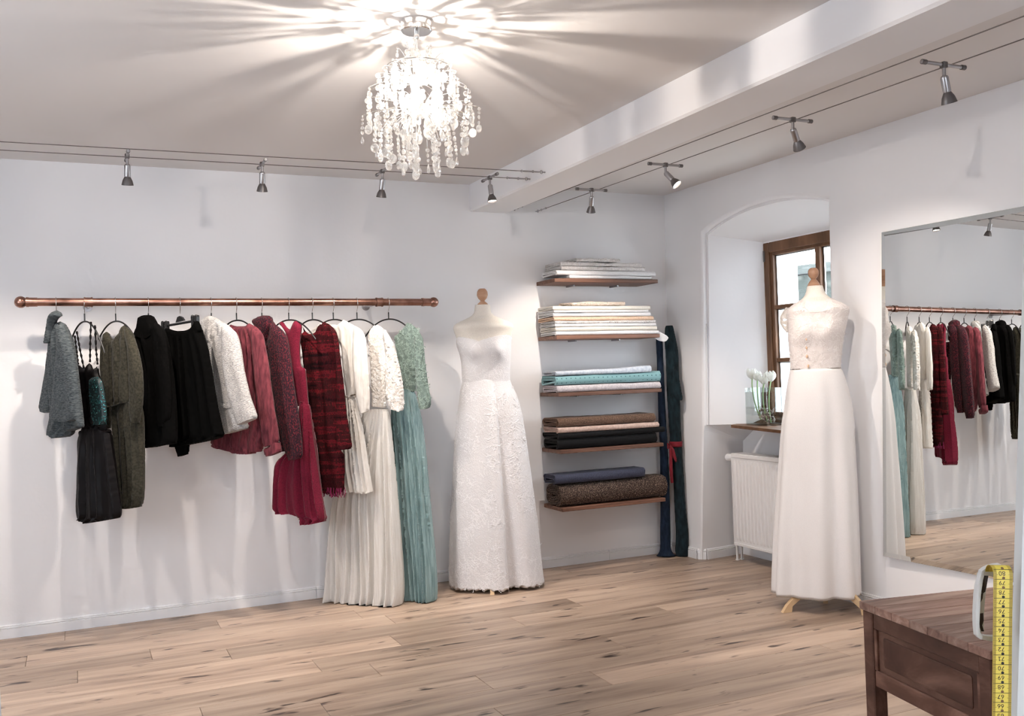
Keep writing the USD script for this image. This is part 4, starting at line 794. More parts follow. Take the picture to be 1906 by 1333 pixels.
def bolt(name, label, x0, x1, z0, h, mat_, turns=3, depth=.215, y0=5.283, seed=0, rough=.0025, gap=.8, sag=0.0, group=None, nx=26, lift=0.0):
    """folded or rolled cloth: a flattened spiral of cloth extruded along the shelf"""
    p = h / (2 * turns)
    path = []
    for k in range(turns):
        i = k * p + p / 2
        w2, h2 = depth / 2 - i, h / 2 - i
        r = max(min(h2, w2) * .95, 1e-4)
        ring = []
        for cx_, a0 in ((w2 - r, -pi / 2), (w2 - r, 0), (-(w2 - r), pi / 2), (-(w2 - r), pi)):
            sz = (h2 - r) * (1 if a0 in (0, pi / 2) else -1)
            for a in np.linspace(a0, a0 + pi / 2, 6): ring.append((cx_ + r * math.cos(a), sz + r * math.sin(a)))
        path += ring
    pol = LineString(path).buffer(p * .5 * gap, cap_style=1, resolution=2)
    pol = Polygon(pol.exterior, [q for q in pol.interiors if q.length > .02]).simplify(.0004)
    rings = [pol.exterior] + list(pol.interiors)
    xs = np.linspace(x0, x1, nx)
    V, F = [], []
    tv, tf = trimesh.creation.triangulate_polygon(pol, engine='earcut')
    rs = np.random.RandomState(seed)
    def disp(x, Y):
        s = (x - x0) / (x1 - x0)
        dz = sag * math.sin(pi * s) + lift * s * s
        q = np.column_stack([np.full(len(Y), x * 7), Y[:, 0] * 14, Y[:, 1] * 14 + seed * 3.1])
        q2 = np.column_stack([np.full(len(Y), x * 26), Y[:, 0] * 30, Y[:, 1] * 40 + seed])
        n1, n2 = (meshkit.noise(q, seed) - .5) * 2, (meshkit.noise(q2, seed + 3) - .5) * 2
        up = np.clip((Y[:, 1] + h / 2) / h, 0, 1)
        edge = .004 * (meshkit.noise(np.column_stack([Y * 60, np.full(len(Y), seed * 1.0)]), seed + 7) - .5) * (s in (0, 1))
        return np.column_stack([np.full(len(Y), x) + edge * 3, y0 + depth / 2 - Y[:, 0] * (1 if True else 1) + rough * .8 * n1, z0 + h / 2 + Y[:, 1] + up * (rough * (n1 + .6 * n2) + dz) + rough * .2])
    base = 0
    for r_ in rings:
        q = A(r_.coords)[:-1]; n = len(q)
        for x in xs: V.append(disp(x, q))
        for i in range(nx - 1):
            j = np.arange(n); k = (j + 1) % n
            F.append(np.column_stack([base + i * n + j, base + i * n + k, base + (i + 1) * n + k])); F.append(np.column_stack([base + i * n + j, base + (i + 1) * n + k, base + (i + 1) * n + j]))
        base += n * nx
    for x, fl in ((x0, 1), (x1, -1)):
        V.append(disp(x, tv)); F.append((tf if fl > 0 else tf[:, ::-1]) + base); base += len(tv)
    m = trimesh.Trimesh(np.vstack(V), np.vstack(F), process=False)
    return single(name, m, mat_, label, 'folded fabric', group, smooth=40)

WCOT = fabric('white_cotton', (.76, .75, .76), (.70, .69, .70), 120, bump=.2)
IVORY = fabric('ivory_cotton', (.77, .73, .66), (.71, .67, .60), 120, bump=.2)
BEIGE = fabric('peach_beige_cotton', lin(226, 196, 172), lin(208, 176, 152), 120, bump=.2)
LACEF = voronoi_fabric('folded_white_lace', (.80, .77, .76), (.66, .63, .62), 75, .9, .006)
LACEI = voronoi_fabric('folded_ivory_lace', lin(234, 222, 210), lin(206, 190, 176), 75, .9, .006)
s = SZ[0]
bolt('folded_cloth', 'white cotton cloth lying directly on the topmost shelf', 2.85, 3.46, s, .022, WCOT, 2, seed=1)
bolt('folded_cloth', 'thicker white cotton cloth under the lace on the topmost shelf', 2.757, 3.49, s + .022, .032, WCOT, 3, seed=2)
bolt('folded_lace', 'lower of the two long white lace pieces on the topmost shelf', 2.79, 3.41, s + .054, .026, LACEF, 3, seed=3, rough=.005)
bolt('folded_lace', 'upper of the two long white lace pieces on the topmost shelf', 2.785, 3.385, s + .080, .026, LACEF, 3, seed=4, rough=.006)
bolt('folded_lace', 'short crumpled lace piece on top of the topmost shelf stack', 2.90, 3.22, s + .107, .022, LACEF, 2, seed=5, rough=.012, depth=.18)
s = SZ[1]; z = s
for nm, l, x0, x1, h, m_, k in (('folded_cloth', 'bright white cloth at the bottom of the ivory stack, on the second shelf board', 2.735, 3.495, .026, WCOT, 2), ('folded_cloth', 'white cloth second from the bottom of the ivory stack', 2.738, 3.485, .027, IVORY, 3),
        ('folded_cloth', 'thin white cloth third from the bottom of the ivory stack', 2.733, 3.48, .020, WCOT, 2), ('folded_lace', 'thin white lace fourth from the bottom of the ivory stack', 2.735, 3.48, .018, LACEF, 2),
        ('folded_cloth', 'peach beige cloth in the middle of the ivory stack', 2.722, 3.46, .026, BEIGE, 2), ('folded_cloth', 'white cloth just above the peach beige cloth', 2.722, 3.44, .026, WCOT, 2),
        ('folded_cloth', 'thin white cloth second below the lace of the ivory stack', 2.724, 3.42, .016, WCOT, 2), ('folded_cloth', 'ivory cloth directly under the short lace of the ivory stack', 2.72, 3.44, .027, IVORY, 3)):
    bolt(nm, l, x0, x1, z, h, m_, k, seed=int(z * 1000) % 97, depth=.225, y0=5.278); z += h
bolt('folded_lace', 'short ivory lace piece on top of the ivory stack of the second shelf', 2.86, 3.25, z, .026, LACEI, 2, seed=31, rough=.006, depth=.19)
fl = cloth([(-.035, 1.505), (.0, 1.515), (.075, 1.472), (.05, 1.440), (.0, 1.448), (-.04, 1.478)], (3.505, 5.30), 20, .008, 0, edge=.01, wr=.002, seed=3, rnd=1)
single('cloth_corner', fl, WCOT, 'white cloth corner hanging over the right end of the second shelf', 'fabric', smooth=True)
s = SZ[2]
bolt('folded_cloth', 'pale grey folded cloth on the middle shelf under the teal cloth', 2.735, 3.502, s, .045, fabric('pale_grey_cloth', lin(214, 206, 208), lin(190, 182, 186), 90, bump=.25), 3, seed=41)
DOT = mat('teal_dotted', {'g': ('geometry', {}), 'm': ('mapping', {'scale': (30, 16.09, 36)}), 'v': ('voronoi_texture', {'scale': 1.0, 'randomness': 0.0}), 'r': ('rgb_ramp', {'ramp': [(0, lin(70, 112, 116)), (.13, lin(70, 112, 116)), (.17, lin(128, 170, 174)), (1, lin(128, 170, 174))]}),
                          'n': ('noise_texture', {'scale': 120.0}), 'b': ('bump', {'strength': .2, 'distance': .002}), 'p': ('principled_bsdf', {'roughness': .85, 'sheen_weight': .2})},
          [('g.position', 'm.vector'), ('m.vector', 'v.vector'), ('v.distance', 'r.fac'), ('r.color', 'p.base_color'), ('g.position', 'n.vector'), ('n.fac', 'b.height'), ('b.normal', 'p.normal')])
bolt('folded_cloth', 'teal dotted folded cloth on the middle shelf', 2.728, 3.508, s + .045, .062, DOT, 2, seed=42, rough=.006, lift=.008)
bolt('folded_cloth', 'pale ice blue folded cloth on top of the teal dotted cloth', 2.728, 3.43, s + .108, .026, fabric('ice_blue_cloth', lin(216, 222, 230), lin(186, 196, 210), 60, bump=.3, rough=.6), 2, seed=43, rough=.005, depth=.19, lift=.022)
s = SZ[3]
BLKC = fabric('black_cloth', lin(20, 20, 22), lin(11, 11, 13), 70, bump=.3)
bolt('folded_cloth', 'thick black folded cloth lying on the fourth shelf board', 2.728, 3.46, s, .066, BLKC, 2, seed=51, rough=.004)
bolt('folded_cloth', 'thinner black cloth overhanging right above the thick black cloth', 2.728, 3.52, s + .067, .034, BLKC, 2, seed=52, rough=.004)
bolt('folded_cloth', 'pinkish beige cloth between the black cloth and the brown tweed', 2.73, 3.475, s + .102, .036, fabric('pink_beige_cloth', lin(214, 188, 176), lin(190, 162, 150), 70, bump=.3), 3, seed=53, rough=.004)
TWB = fabric('brown_tweed', lin(126, 100, 84), lin(82, 64, 54), 180, (1, 1, 1.6), .6, .003, ramp=(.4, .6))
bolt('folded_cloth', 'brown tweed folded cloth on top of the fourth shelf stack', 2.73, 3.45, s + .139, .058, TWB, 3, seed=54, rough=.003)
s = SZ[4]
bolt('tweed_bolt', 'thick speckled dark brown tweed bolt on the lowest shelf', 2.733, 3.522, s, .142, fabric('speckled_tweed', lin(58, 46, 42), lin(150, 128, 112), 130, (1.2, 1, 1.6), .9, .005, ramp=(.5, .66)), 5, seed=61, rough=.004, y0=5.275, gap=.86)
bolt('navy_bolt', 'slate navy bolt lying on the speckled tweed bolt', 2.70, 3.36, s + .144, .062, fabric('slate_navy', lin(72, 76, 94), lin(56, 58, 76), 150, bump=.2, rough=.7), 3, seed=62, rough=.002, depth=.17)

# rolls of cloth standing in the corner
BLUE = fabric('navy_roll_cloth', lin(34, 48, 68), lin(22, 34, 50), 60, (1, 1, .4), .35, .003)
GREEN = fabric('bottle_green_cloth', lin(26, 44, 50), lin(14, 26, 32), 50, (1, 1, .4), .4, .004)
c0 = (3.61, 5.40)
mr = loft([(max(z, .004) if z < .005 else z, a, b) for z, a, b in DATA['blue'] if z > -.002] + [(.004, -.082, .049)], (3.60, 5.41), ratio=.95, n=48, folds=3, famp=.004, seed=3)
t = thing('cloth_roll', 'tall navy blue cloth roll standing in the corner right of the shelves', 'fabric roll', loc=(*c0, 0))
part(t, 'cloth', mr, BLUE, True)
t = thing('cloth_roll', 'tall bottle green cloth roll with red ribbon standing in the room corner', 'fabric roll', loc=(*c0, 0))
part(t, 'cloth', loft([(max(z, .004), a, b) for z, a, b in DATA['green'] if z > -.01], (3.61, 5.385), ratio=.8, n=48, folds=3, famp=.004, seed=8), GREEN, True)
v = A([3.61, 5.385]) / math.hypot(3.61, 5.385); e3 = A([v[1], -v[0], 0]); n3 = A([v[0], v[1], 0]); gc = A([3.61, 5.385, 0])
part(t, 'loose_end', cloth([(.045, 1.30), (.085, 1.24), (.10, 1.13), (.112, 1.06), (.10, 1.045), (.075, 1.05), (.05, 1.06), (.035, 1.10), (.04, 1.2)], (3.61, 5.385), math.degrees(math.atan2(v[0], v[1])), .03, .045, edge=.015, wr=.003, seed=4), GREEN, True)
RED = fabric('red_ribbon', lin(128, 30, 42), lin(104, 22, 34), 200, bump=.1, rough=.6)
rb = part(t, 'ribbon', loft([(.735, .006, .094), (.765, .006, .094), (.772, .006, .094)], (3.61, 5.385), ratio=.86, n=40, step=.01), RED, True, label='red ribbon band')
bp = lambda u, z, o=-.052: gc + e3 * u + n3 * o + A([0, 0, z])
part(rb, 'bow', cat([tube([bp(.012, .75), bp(.030, .72, -.065), bp(.045, .66, -.067), bp(.05, .64, -.066), bp(.035, .67, -.064), bp(.014, .745)], [.006, .009, .008, .007, .007, .006], 8),
                    tube([bp(.010, .75), bp(-.004, .765, -.062), bp(-.002, .73, -.064), bp(.010, .745)], .006, 8), tube([bp(.012, .75), bp(.014, .68, -.06), bp(.012, .60, -.06), bp(.016, .50, -.055)], [.007, .011, .012, .010], 8)]), RED, True, label='red ribbon bow')

# ---------------------------------------------------------------- mirror on the right wall
t = thing('wall_mirror', 'large looking glass on the right wall behind the dark wooden table', 'mirror', loc=(3.70, 3.0, 1.1))
zb_, zt, yR = .284, 1.915, 2.45
mx = lambda z, y=3.6: 3.676 + .010 * (z - .284) - .028 * (y - 3.6)
yl = lambda z: 3.60 - .052 * (z - zb_) / (zt - zb_)
bv = .024
def mp(y, z, d): return (mx(z, y) + d, y, z)
o4 = [(yl(zb_), zb_), (yR, zb_), (yR, zt), (yl(zt), zt)]
i4 = [(yl(zb_) - bv, zb_ + bv), (yR + bv, zb_ + bv), (yR + bv, zt - bv), (yl(zt) - bv, zt - bv)]
ib = [mp(y, z, 0) for y, z in i4]; ob = [mp(y, z, .0028) for y, z in o4]; bk = [mp(y, z, .009) for y, z in o4]
part(t, 'mirror_glass', trimesh.Trimesh(A(ib + [tuple(A(p) + [.004, 0, 0]) for p in ib]), [(0, 2, 1), (0, 3, 2), (4, 5, 6), (4, 6, 7)], process=False), MIRROR)
F = []
for k in range(4):
    n = (k + 1) % 4; F += [(k, n, 4 + n), (k, 4 + n, 4 + k)]
for k in range(4):
    n = (k + 1) % 4
    part(t, 'bevel', trimesh.Trimesh(A([ib[k], ib[n], ob[n], ob[k]]), [(0, 2, 1), (0, 3, 2)], process=False), BEVELM)
part(t, 'edge', trimesh.Trimesh(A(ob + bk), [f for k in range(4) for f in ((k, 4 + k, 4 + (k + 1) % 4), (k, 4 + (k + 1) % 4, (k + 1) % 4))] + [(4, 6, 5), (4, 7, 6)], process=False), plain('glass_edge', lin(150, 165, 165), .2))

# ---------------------------------------------------------------- radiator
RXF = 3.85
t = thing('radiator', 'white ribbed panel radiator under the window sill', 'radiator', loc=(RXF + .05, 4.6, .1))
ry0, ry1, rz0, rz1 = 4.12, 5.035, .105, .70
part(t, 'panel', box(RXF + .010, ry0, rz0, RXF + .022, ry1, rz1, .004), RADPAINT)
n = int((ry1 - ry0 - .03) / .0335)
for k in range(n):
    y = ry1 - .03 - k * .0335
    P = [(0.012, -.0135), (.004, -.0085), (.002, -.004), (.002, .004), (.004, .0085), (.012, .0135)]
    V = [];
    for z, s in ((rz0 + .025, 0), (rz0 + .055, 1), (rz1 - .07, 1), (rz1 - .035, 0)):
        V.append([(RXF + (a if s else .012), y + b * (1 if s else .6), z) for a, b in P])
    V = A(V).reshape(-1, 3); F = []
    for i in range(3):
        for j in range(5): F += [(i * 6 + j, (i + 1) * 6 + j + 1, i * 6 + j + 1), (i * 6 + j, (i + 1) * 6 + j, (i + 1) * 6 + j + 1)]
    part(t, 'rib', trimesh.Trimesh(V, A(F)[:, ::-1], process=False), RADPAINT, 30)
each(t, 'edge_strip', [box(RXF + .004, ry0, rz1 - .028, RXF + .012, ry1, rz1 - .004, .003), box(RXF + .004, ry0, rz0, RXF + .012, ry1, rz0 + .018, .003)], RADPAINT)
part(t, 'top_grille', box(RXF + .01, ry0, rz1 - .006, RXF + .105, ry1, rz1, .002), RADPAINT)
each(t, 'side_plate', [box(RXF + .008, ry1 - .002, rz0 + .01, RXF + .105, ry1 + .002, rz1 - .001), box(RXF + .008, ry0 - .002, rz0 + .01, RXF + .105, ry0 + .002, rz1 - .001)], RADPAINT)
part(t, 'rear_panel', box(RXF + .09, ry0, rz0, RXF + .102, ry1, rz1 - .01, .004), RADPAINT)
vx, vz = RXF + .045, .665
part(t, 'valve', cat([rod((vx, ry1, vz), (vx, ry1 + .03, vz), .011, 16), rod((vx, ry1 + .012, vz), (vx + .11, ry1 + .012, vz), .008, 12)]), STEEL, 40)
th_ = part(t, 'thermostat_head', lathe([(.0, .0), (.017, .0), (.019, .004), (.0235, .010), (.0235, .055), (.021, .062), (.017, .066), (.0, .066)], (vx, ry1 + .026, vz), (0, 1, 0), 28), PAINT, 40)
each(th_, 'grip_rib', [box(vx + .022 * math.cos(a) - .0018, ry1 + .05, vz + .022 * math.sin(a) - .0018, vx + .022 * math.cos(a) + .0018, ry1 + .085, vz + .022 * math.sin(a) + .0018) for a in np.arange(20) * 2 * pi / 20], PAINT)
for x in (RXF + .04, RXF + .075):
    part(t, 'pipe', cat([rod((x, ry1 + .014, 0.0), (x, ry1 + .014, rz0 + (.10 if x < 3.9 else .0)), .0085, 14), rod((x, ry1 + .014, 0), (x, ry1 + .014, .006), .014, 14)]), RADPAINT, 40)
part(t, 'lock_shield', cat([rod((RXF + .04, ry1 + .014, .16), (RXF + .04, ry1 + .014, .235), .011, 14), rod((RXF + .04, ry1, .19), (RXF + .04, ry1 + .014, .19), .008, 12)]), DARKST, 40)

# ---------------------------------------------------------------- vase with tulips on the sill
GLASS = clear_glass('vase_glass', (0.965, 0.985, 0.98), .10)
vx0, vx1, vy0, vy1, vz0, vz1 = 3.845, 3.965, 4.65, 4.855, .890, 1.125
t = thing('glass_vase', 'rectangular clear glass vase with pebbles on the window sill', 'vase', loc=((vx0 + vx1) / 2, (vy0 + vy1) / 2, vz0))
g_ = .004
part(t, 'glass_body', cat([box(vx0, vy0, vz0, vx0 + g_, vy1, vz1), box(vx1 - g_, vy0, vz0, vx1, vy1, vz1), box(vx0 + g_, vy0, vz0, vx1 - g_, vy0 + g_, vz1), box(vx0 + g_, vy1 - g_, vz0, vx1 - g_, vy1, vz1), box(vx0 + g_, vy0 + g_, vz0, vx1 - g_, vy1 - g_, vz0 + .012)]), GLASS)
each(t, 'water_line', [box(vx0 + g_, vy0 + g_, .998, vx0 + g_ + .0015, vy1 - g_, 1.001), box(vx1 - g_ - .0015, vy0 + g_, .998, vx1 - g_, vy1 - g_, 1.001)], plain('water_edge', lin(206, 222, 214), .1))
rs = np.random.RandomState(4)
pb = []
for k in range(110):
    b_ = trimesh.creation.icosphere(1, 1.0); b_.apply_scale(rs.uniform(.006, .011, 3)); b_.apply_translation((rs.uniform(vx0 + .05, vx1 - .014), rs.uniform(vy0 + .05, vy1 - .06), vz0 + .018 + rs.uniform(0, .085))); pb.append(b_)
part(t, 'pebbles', cat(pb), fabric('pebble', lin(176, 166, 158), lin(118, 108, 102), 70, bump=.1, rough=.5), kind='stuff')
each(t, 'bark_piece', [box(vx1 - .03, vy0 + .06, vz0 + .03, vx1 - .012, vy1 - .045, vz0 + .205, .004), hull([(vx0 + .02, vy0 + .03, vz0 + .013), (vx0 + .02, vy1 - .04, vz0 + .013), (vx0 + .05, vy1 - .04, vz0 + .013), (vx0 + .05, vy0 + .03, vz0 + .013), (vx0 + .03, vy0 + .07, vz0 + .034), (vx0 + .04, vy1 - .09, vz0 + .034)])], fabric('bark_wood', lin(112, 90, 74), lin(82, 64, 52), 60, bump=.5))
PETAL = fabric('tulip_petal', (.90, .91, .88), (.84, .87, .80), 40, bump=.1, rough=.6, trans=.3)
STEM = plain('tulip_stem', lin(150, 182, 130), .55)
def tulip(foot, mid, top, r, label, seed):
    t = thing('white_tulip', label, 'tulip', 'white tulips in the vase', loc=foot)
    s = np.linspace(0, 1, 14)[:, None]; P = (1 - s) ** 2 * A(foot) + 2 * s * (1 - s) * A(mid) + s ** 2 * A(top)
    part(t, 'stem', tube(P, .0042, 8), STEM, True)
    rs = np.random.RandomState(seed)
    for k in range(9):
        a = k * 2.4 + rs.uniform(-.2, .2); inner = .72 if k > 4 else 1.0
        uu, vv = np.meshgrid(np.linspace(0, 1, 10), np.linspace(-1, 1, 8), indexing='ij')
        w = .62 * np.sin(np.clip(uu * .93 + .07, 0, 1) * pi) ** .7
        th = a + vv * w * 1.05
        rr = r * inner * np.sin(np.clip(uu * 2.35 + .12, 0, 2.55)) ** .8 * (1 - .05 * vv ** 2) * (1 + .06 * rs.uniform(-1, 1))
        zz = r * 2.05 * (uu * .95) * (1 - .10 * vv ** 2) + .0015 * np.sin(vv * 9 + k)
        V = np.stack([rr * np.cos(th), rr * np.sin(th), zz], -1).reshape(-1, 3) + A(top) - [0, 0, .004]
        F = [f for i in range(9) for j in range(7) for f in ((i * 8 + j, i * 8 + j + 1, (i + 1) * 8 + j + 1), (i * 8 + j, (i + 1) * 8 + j + 1, (i + 1) * 8 + j))]
        part(t, 'petal', trimesh.Trimesh(V, F, process=False), PETAL, True)
tulip((3.915, 4.785, .905), (3.885, 4.845, 1.05), (3.895, 4.842, 1.182), .036, 'leftmost white tulip in the vase, bent over the left rim', 1)
tulip((3.90, 4.77, .905), (3.89, 4.80, 1.03), (3.915, 4.815, 1.172), .032, 'white tulip right behind the leftmost tulip', 2)
tulip((3.905, 4.715, .905), (3.875, 4.745, 1.04), (3.90, 4.735, 1.150), .036, 'front white tulip in the middle of the vase', 3)
tulip((3.915, 4.70, .905), (3.90, 4.715, 1.06), (3.93, 4.705, 1.165), .036, 'rightmost white tulip in the vase beside the evening dress', 4)

# ---------------------------------------------------------------- wire lights
def cable(a, b, label, sag=.0):
    a, b = A(a), A(b); d = (b - a) / np.linalg.norm(b - a)
    t = thing('light_cable', label, 'cable', loc=a)
    s = np.linspace(0, 1, 24)[:, None]
    P = a + (b - a) * s - A([0, 0, 1.]) * sag * 4 * s * (1 - s)
    part(t, 'wire', tube(P, .0021, 6), WIRE)
    part(t, 'eye_hook', cat([rod(a, a + d * .02, .004, 8), trimesh.creation.torus(.008, .0022, 16, 8, transform=trimesh.geometry.align_vectors([0, 0, 1], np.cross(d, [0, 0, 1])) + np.vstack([np.column_stack([np.zeros((3, 3)), a + d * .026]), np.zeros(4)]))]), STEEL, True)
    part(t, 'turnbuckle', cat([rod(a + d * .04, a + d * .13, .0042, 8), ball(a + d * .075, .0075, 1), ball(a + d * .14, .007, 1)]), STEEL)
cable((2.283, 4.464, 2.325), (X0, 4.464, 2.295), 'front cable of the left wire lights ending in the beam')
cable((2.283, 4.647, 2.325), (X0, 4.647, 2.305), 'rear cable of the left wire lights ending in the beam')
cable((2.583, YB, 2.318), (2.583, Y0, 2.245), 'left cable of the right wire lights ending in the back wall')
cable((2.749, YB, 2.313), (2.749, Y0, 2.235), 'right cable of the right wire lights ending in the back wall')

EMIT = mat('halogen_face', {'e': ('emission', {'color': WARM, 'strength': 30.0})}, [], 'e.emission')
LENS = plain('lamp_reflector', (.75, .72, .68), .3, .6)
def spotlight(c, along, aim, label, light=SPOT_I, tilt=True, cone=48.0):
    """lamp head hung from a crossbar that bridges the two wires"""
    c = A(c, float); al = A(along, float)
    aim = A(aim, float); aim /= np.linalg.norm(aim)
    t = thing('spotlight', label, 'spotlight', loc=c)
    cb = part(t, 'crossbar', rod(c - al * .101, c + al * .101, .0062, 12), STEEL, 40)
    each(cb, 'wire_clamp', [rod(c + al * s - al * .009, c + al * s + al * .009, .0085, 12) for s in (-.091, .091)], DARKST, 40)
    j = c - [0, 0, .040]
    part(t, 'stem', cat([rod(c, j, .0062, 10), ball(j, .0075, 1)]), STEEL, 40)
    part(t, 'joint', box(*(c - [.010, .010, .012]), *(c + [.010, .010, .009]), .002), DARKST)
    lb = part(t, 'lamp_body', lathe([(.0, -.004), (.010, -.002), (.0135, .004), (.0135, .050), (.012, .053), (.0, .053)], j, aim, 20), STEEL, 40)
    part(lb, 'reflector', lathe([(.012, .052), (.015, .058), (.021, .070), (.0255, .088), (.0262, .090), (.0245, .0895), (.020, .073), (.014, .060), (.004, .058)], j, aim, 24), DARKST, 40)
    part(lb, 'bulb_face', lathe([(.0, .082), (.0215, .082), (.0215, .083), (.0, .083)], j, aim, 20), EMIT)
    p = numbered(t, 'lamp_light')
    l = UsdLux.SphereLight.Define(stage, p); l.CreateRadiusAttr(.016); l.CreateColorAttr(Gf.Vec3f(*WARM)); l.CreateIntensityAttr(light)
    sh = UsdLux.ShapingAPI.Apply(l.GetPrim()); sh.CreateShapingConeAngleAttr(cone); sh.CreateShapingConeSoftnessAttr(.55)
    d, a, b = frame_axes(-aim)
    pos = j + aim * .108 - c
    l.AddTransformOp().Set(Gf.Matrix4d(*a, 0, *b, 0, *d, 0, *map(float, pos), 1))
    return t
YL = 4.5555
for x, aim, l, cone in ((-.36, (.02, .36, -1), 'wire spotlight left of the picture above the grey coat', 50), (.232, (.0, .30, -1), 'leftmost visible wire spotlight, above the olive jumpsuit', 50), (.825, (.02, .33, -1), 'wire spotlight above the marled cardigan', 50),
                  (1.415, (-.02, .30, -1), 'wire spotlight half behind the chandelier crystals', 50), (2.0, (.04, -.16, -1), 'lit wire spotlight left of the beam above the wedding dress', 44)):
    spotlight((x, YL, 2.300), (0, 1, 0), aim, l, light=SPOT_I * (.75 if x == 2.0 else .6 if x < 0 else 1), cone=cone)
XR_ = 2.666
for y, z, aim, l in ((4.655, 2.288, (.16, .45, -1), 'wire spotlight nearest the corner, aimed at the shelves'), (3.915, 2.272, (.45, -.75, -1), 'lit wire spotlight tilted towards the window niche'),
                     (3.0, 2.262, (.75, .35, -1), 'wire spotlight tilted towards the evening dress'), (2.262, 2.258, (.35, .1, -1), 'nearest wire spotlight at the top right')):
    spotlight((XR_, y, z), (1, 0, 0), aim, l, light=SPOT_I * (.75 if y < 3.95 else 1))

# ---------------------------------------------------------------- chandelier
CX, CY = 1.066, 3.0
BZ = 2.19
t = thing('chandelier', 'round crystal chandelier with a lit bulb hanging from the ceiling', 'chandelier', loc=(CX, CY, ZC))
CRYS = mat('crystal', {'t': ('transparent_bsdf', {'color': (.98, .97, .95)}), 'p': ('principled_bsdf', {'base_color': (1, .99, .97), 'transmission_weight': .80, 'roughness': 0.02, 'ior': 1.5}), 'm': ('mix_closure', {'fac': 0.72})},
           [('t.BSDF', 'm.closure1'), ('p.BSDF', 'm.closure2')], 'm.closure')
cp = part(t, 'canopy', lathe([(.0, ZC), (.051, ZC), (.052, ZC - .004), (.052, ZC - .034), (.049, ZC - .037), (.0, ZC - .037)], (CX, CY, 0), (0, 0, 1), 40), CHROME, 40)
part(cp, 'cord_grip', lathe([(.009, ZC - .036), (.009, ZC - .055), (.005, ZC - .062)], (CX, CY, 0), (0, 0, 1), 16), CHROME, 40)
part(t, 'cord', rod((CX, CY, ZC - .05), (CX, CY, BZ + .07), .0032, 10), plain('clear_cord', (.8, .78, .76), .3))
sk_ = part(t, 'lamp_socket', lathe([(.0, BZ + .11), (.006, BZ + .11), (.009, BZ + .10), (.009, BZ + .062), (.006, BZ + .058), (.0, BZ + .058)], (CX, CY, 0), (0, 0, 1), 20), CHROME, 40)
BULB = mat('lit_bulb', {'e': ('emission', {'color': (1.0, .90, .80), 'strength': BULB_I})}, [], 'e.emission')
part(sk_, 'bulb', lathe([(.002, BZ + .034), (.004, BZ + .030), (.0045, BZ + .023), (.004, BZ + .016), (.002, BZ + .012)], (CX, CY, 0), (0, 0, 1), 20), BULB, True)
for r_, z_ in ((.102, BZ + .118), (.045, BZ + .135)):
    part(t, 'frame_ring', trimesh.creation.torus(r_, .0034, 48, 8, transform=trimesh.transformations.translation_matrix((CX, CY, z_))), CHROME, True)
rs = np.random.RandomState(12)
nb = 0
oct_ = trimesh.creation.icosphere(1, 1.0)
drop_ = lathe([(.0, .0), (.10, -.16), (.26, -.42), (.40, -.72), (.42, -1.0), (.30, -1.28), (.0, -1.42)], (0, 0, 0), (0, 0, 1), 8)
disc_ = trimesh.creation.icosphere(1, 1.0)
tiers = [(.040, BZ + .195, 6), (.082, BZ + .16, 8), (.115, BZ + .125, 10), (.142, BZ + .085, 11), (.168, BZ + .045, 12), (.198, BZ - .022, 11), (.165, BZ - .045, 9), (.135, BZ - .075, 10), (.10, BZ - .10, 9), (.062, BZ - .125, 7), (.025, BZ - .14, 3), (.08, BZ + .03, 8)]
beads, drops = [], []
for ti, (r_, z_, n) in enumerate(tiers):
    for k in range(n):
        a = 2 * pi * (k + (ti % 2) * .5) / n + rs.uniform(-.16, .16)
        rr, zz = r_ * rs.uniform(.9, 1.06), z_ + rs.uniform(-.015, .015)
        ln = rs.uniform(.06, .085) if ti < 5 else max(.05, zz - (BZ - .03 - .200 * math.sqrt(max(0, 1 - (rr / .215) ** 2)))) - .02 if ti < 11 else .06
        ln *= rs.uniform(.8, 1.08)
        d = A([math.cos(a), math.sin(a), 0]); side = A([-d[1], d[0], 0])
        base = A([CX, CY, 0]) + d * .02 + A([0, 0, BZ + .065 if ti < 5 else BZ - .03])
        tip = A([CX, CY, 0]) + d * rr + A([0, 0, zz])
        s = np.linspace(0, 1, 8)[:, None]; mid = (base + tip) / 2 + A([0, 0, .03]) + side * rs.uniform(-.03, .03)
        P = (1 - s) ** 2 * base + 2 * s * (1 - s) * mid + s ** 2 * tip
        part(t, 'branch', tube(P, .0013, 5), CHROME, True)
        z = zz; sway = side * rs.uniform(-.12, .12) + d * rs.uniform(-.06, .06)
        while z > zz - ln:
            b = rs.choice([.0045, .006, .0075, .0095], p=[.25, .3, .25, .2]); z -= b
            beads.append((tip + sway * (zz - z) + A([0, 0, z - zz]), b, rs.uniform(0, 3.14))); z -= b * rs.uniform(1.0, 1.7)
        s_ = rs.uniform(.019, .027)
        drops.append((tip + sway * (zz - z) + A([0, 0, z - zz]), s_, rs.uniform(0, 3.14), rs.rand() < .55))
        if rs.rand() < .7:
            q = P[rs.randint(3, 6)]; beads.append((q - [0, 0, .012], .0085, 0)); drops.append((q - [0, 0, .02], rs.uniform(.017, .024), rs.uniform(0, 3.14), rs.rand() < .6))
print('beads', len(beads), 'drops', len(drops))
def flat(m, c, s, rot, sq=(1, 1, 1)):
    m = m.copy(); m.apply_scale(A(sq) * s); m.apply_transform(trimesh.transformations.rotation_matrix(rot, [0, 0, 1])); m.apply_translation(c); return m
rest = []
for i, (c, b, r_) in enumerate(beads):
    m_ = flat(oct_, c, b, r_, (1, .62, 1))
    if i < 290: part(t, 'crystal_bead', m_, CRYS)
    else: rest.append(m_)
if rest: part(t, 'inner_beads', cat(rest), CRYS, kind='stuff')
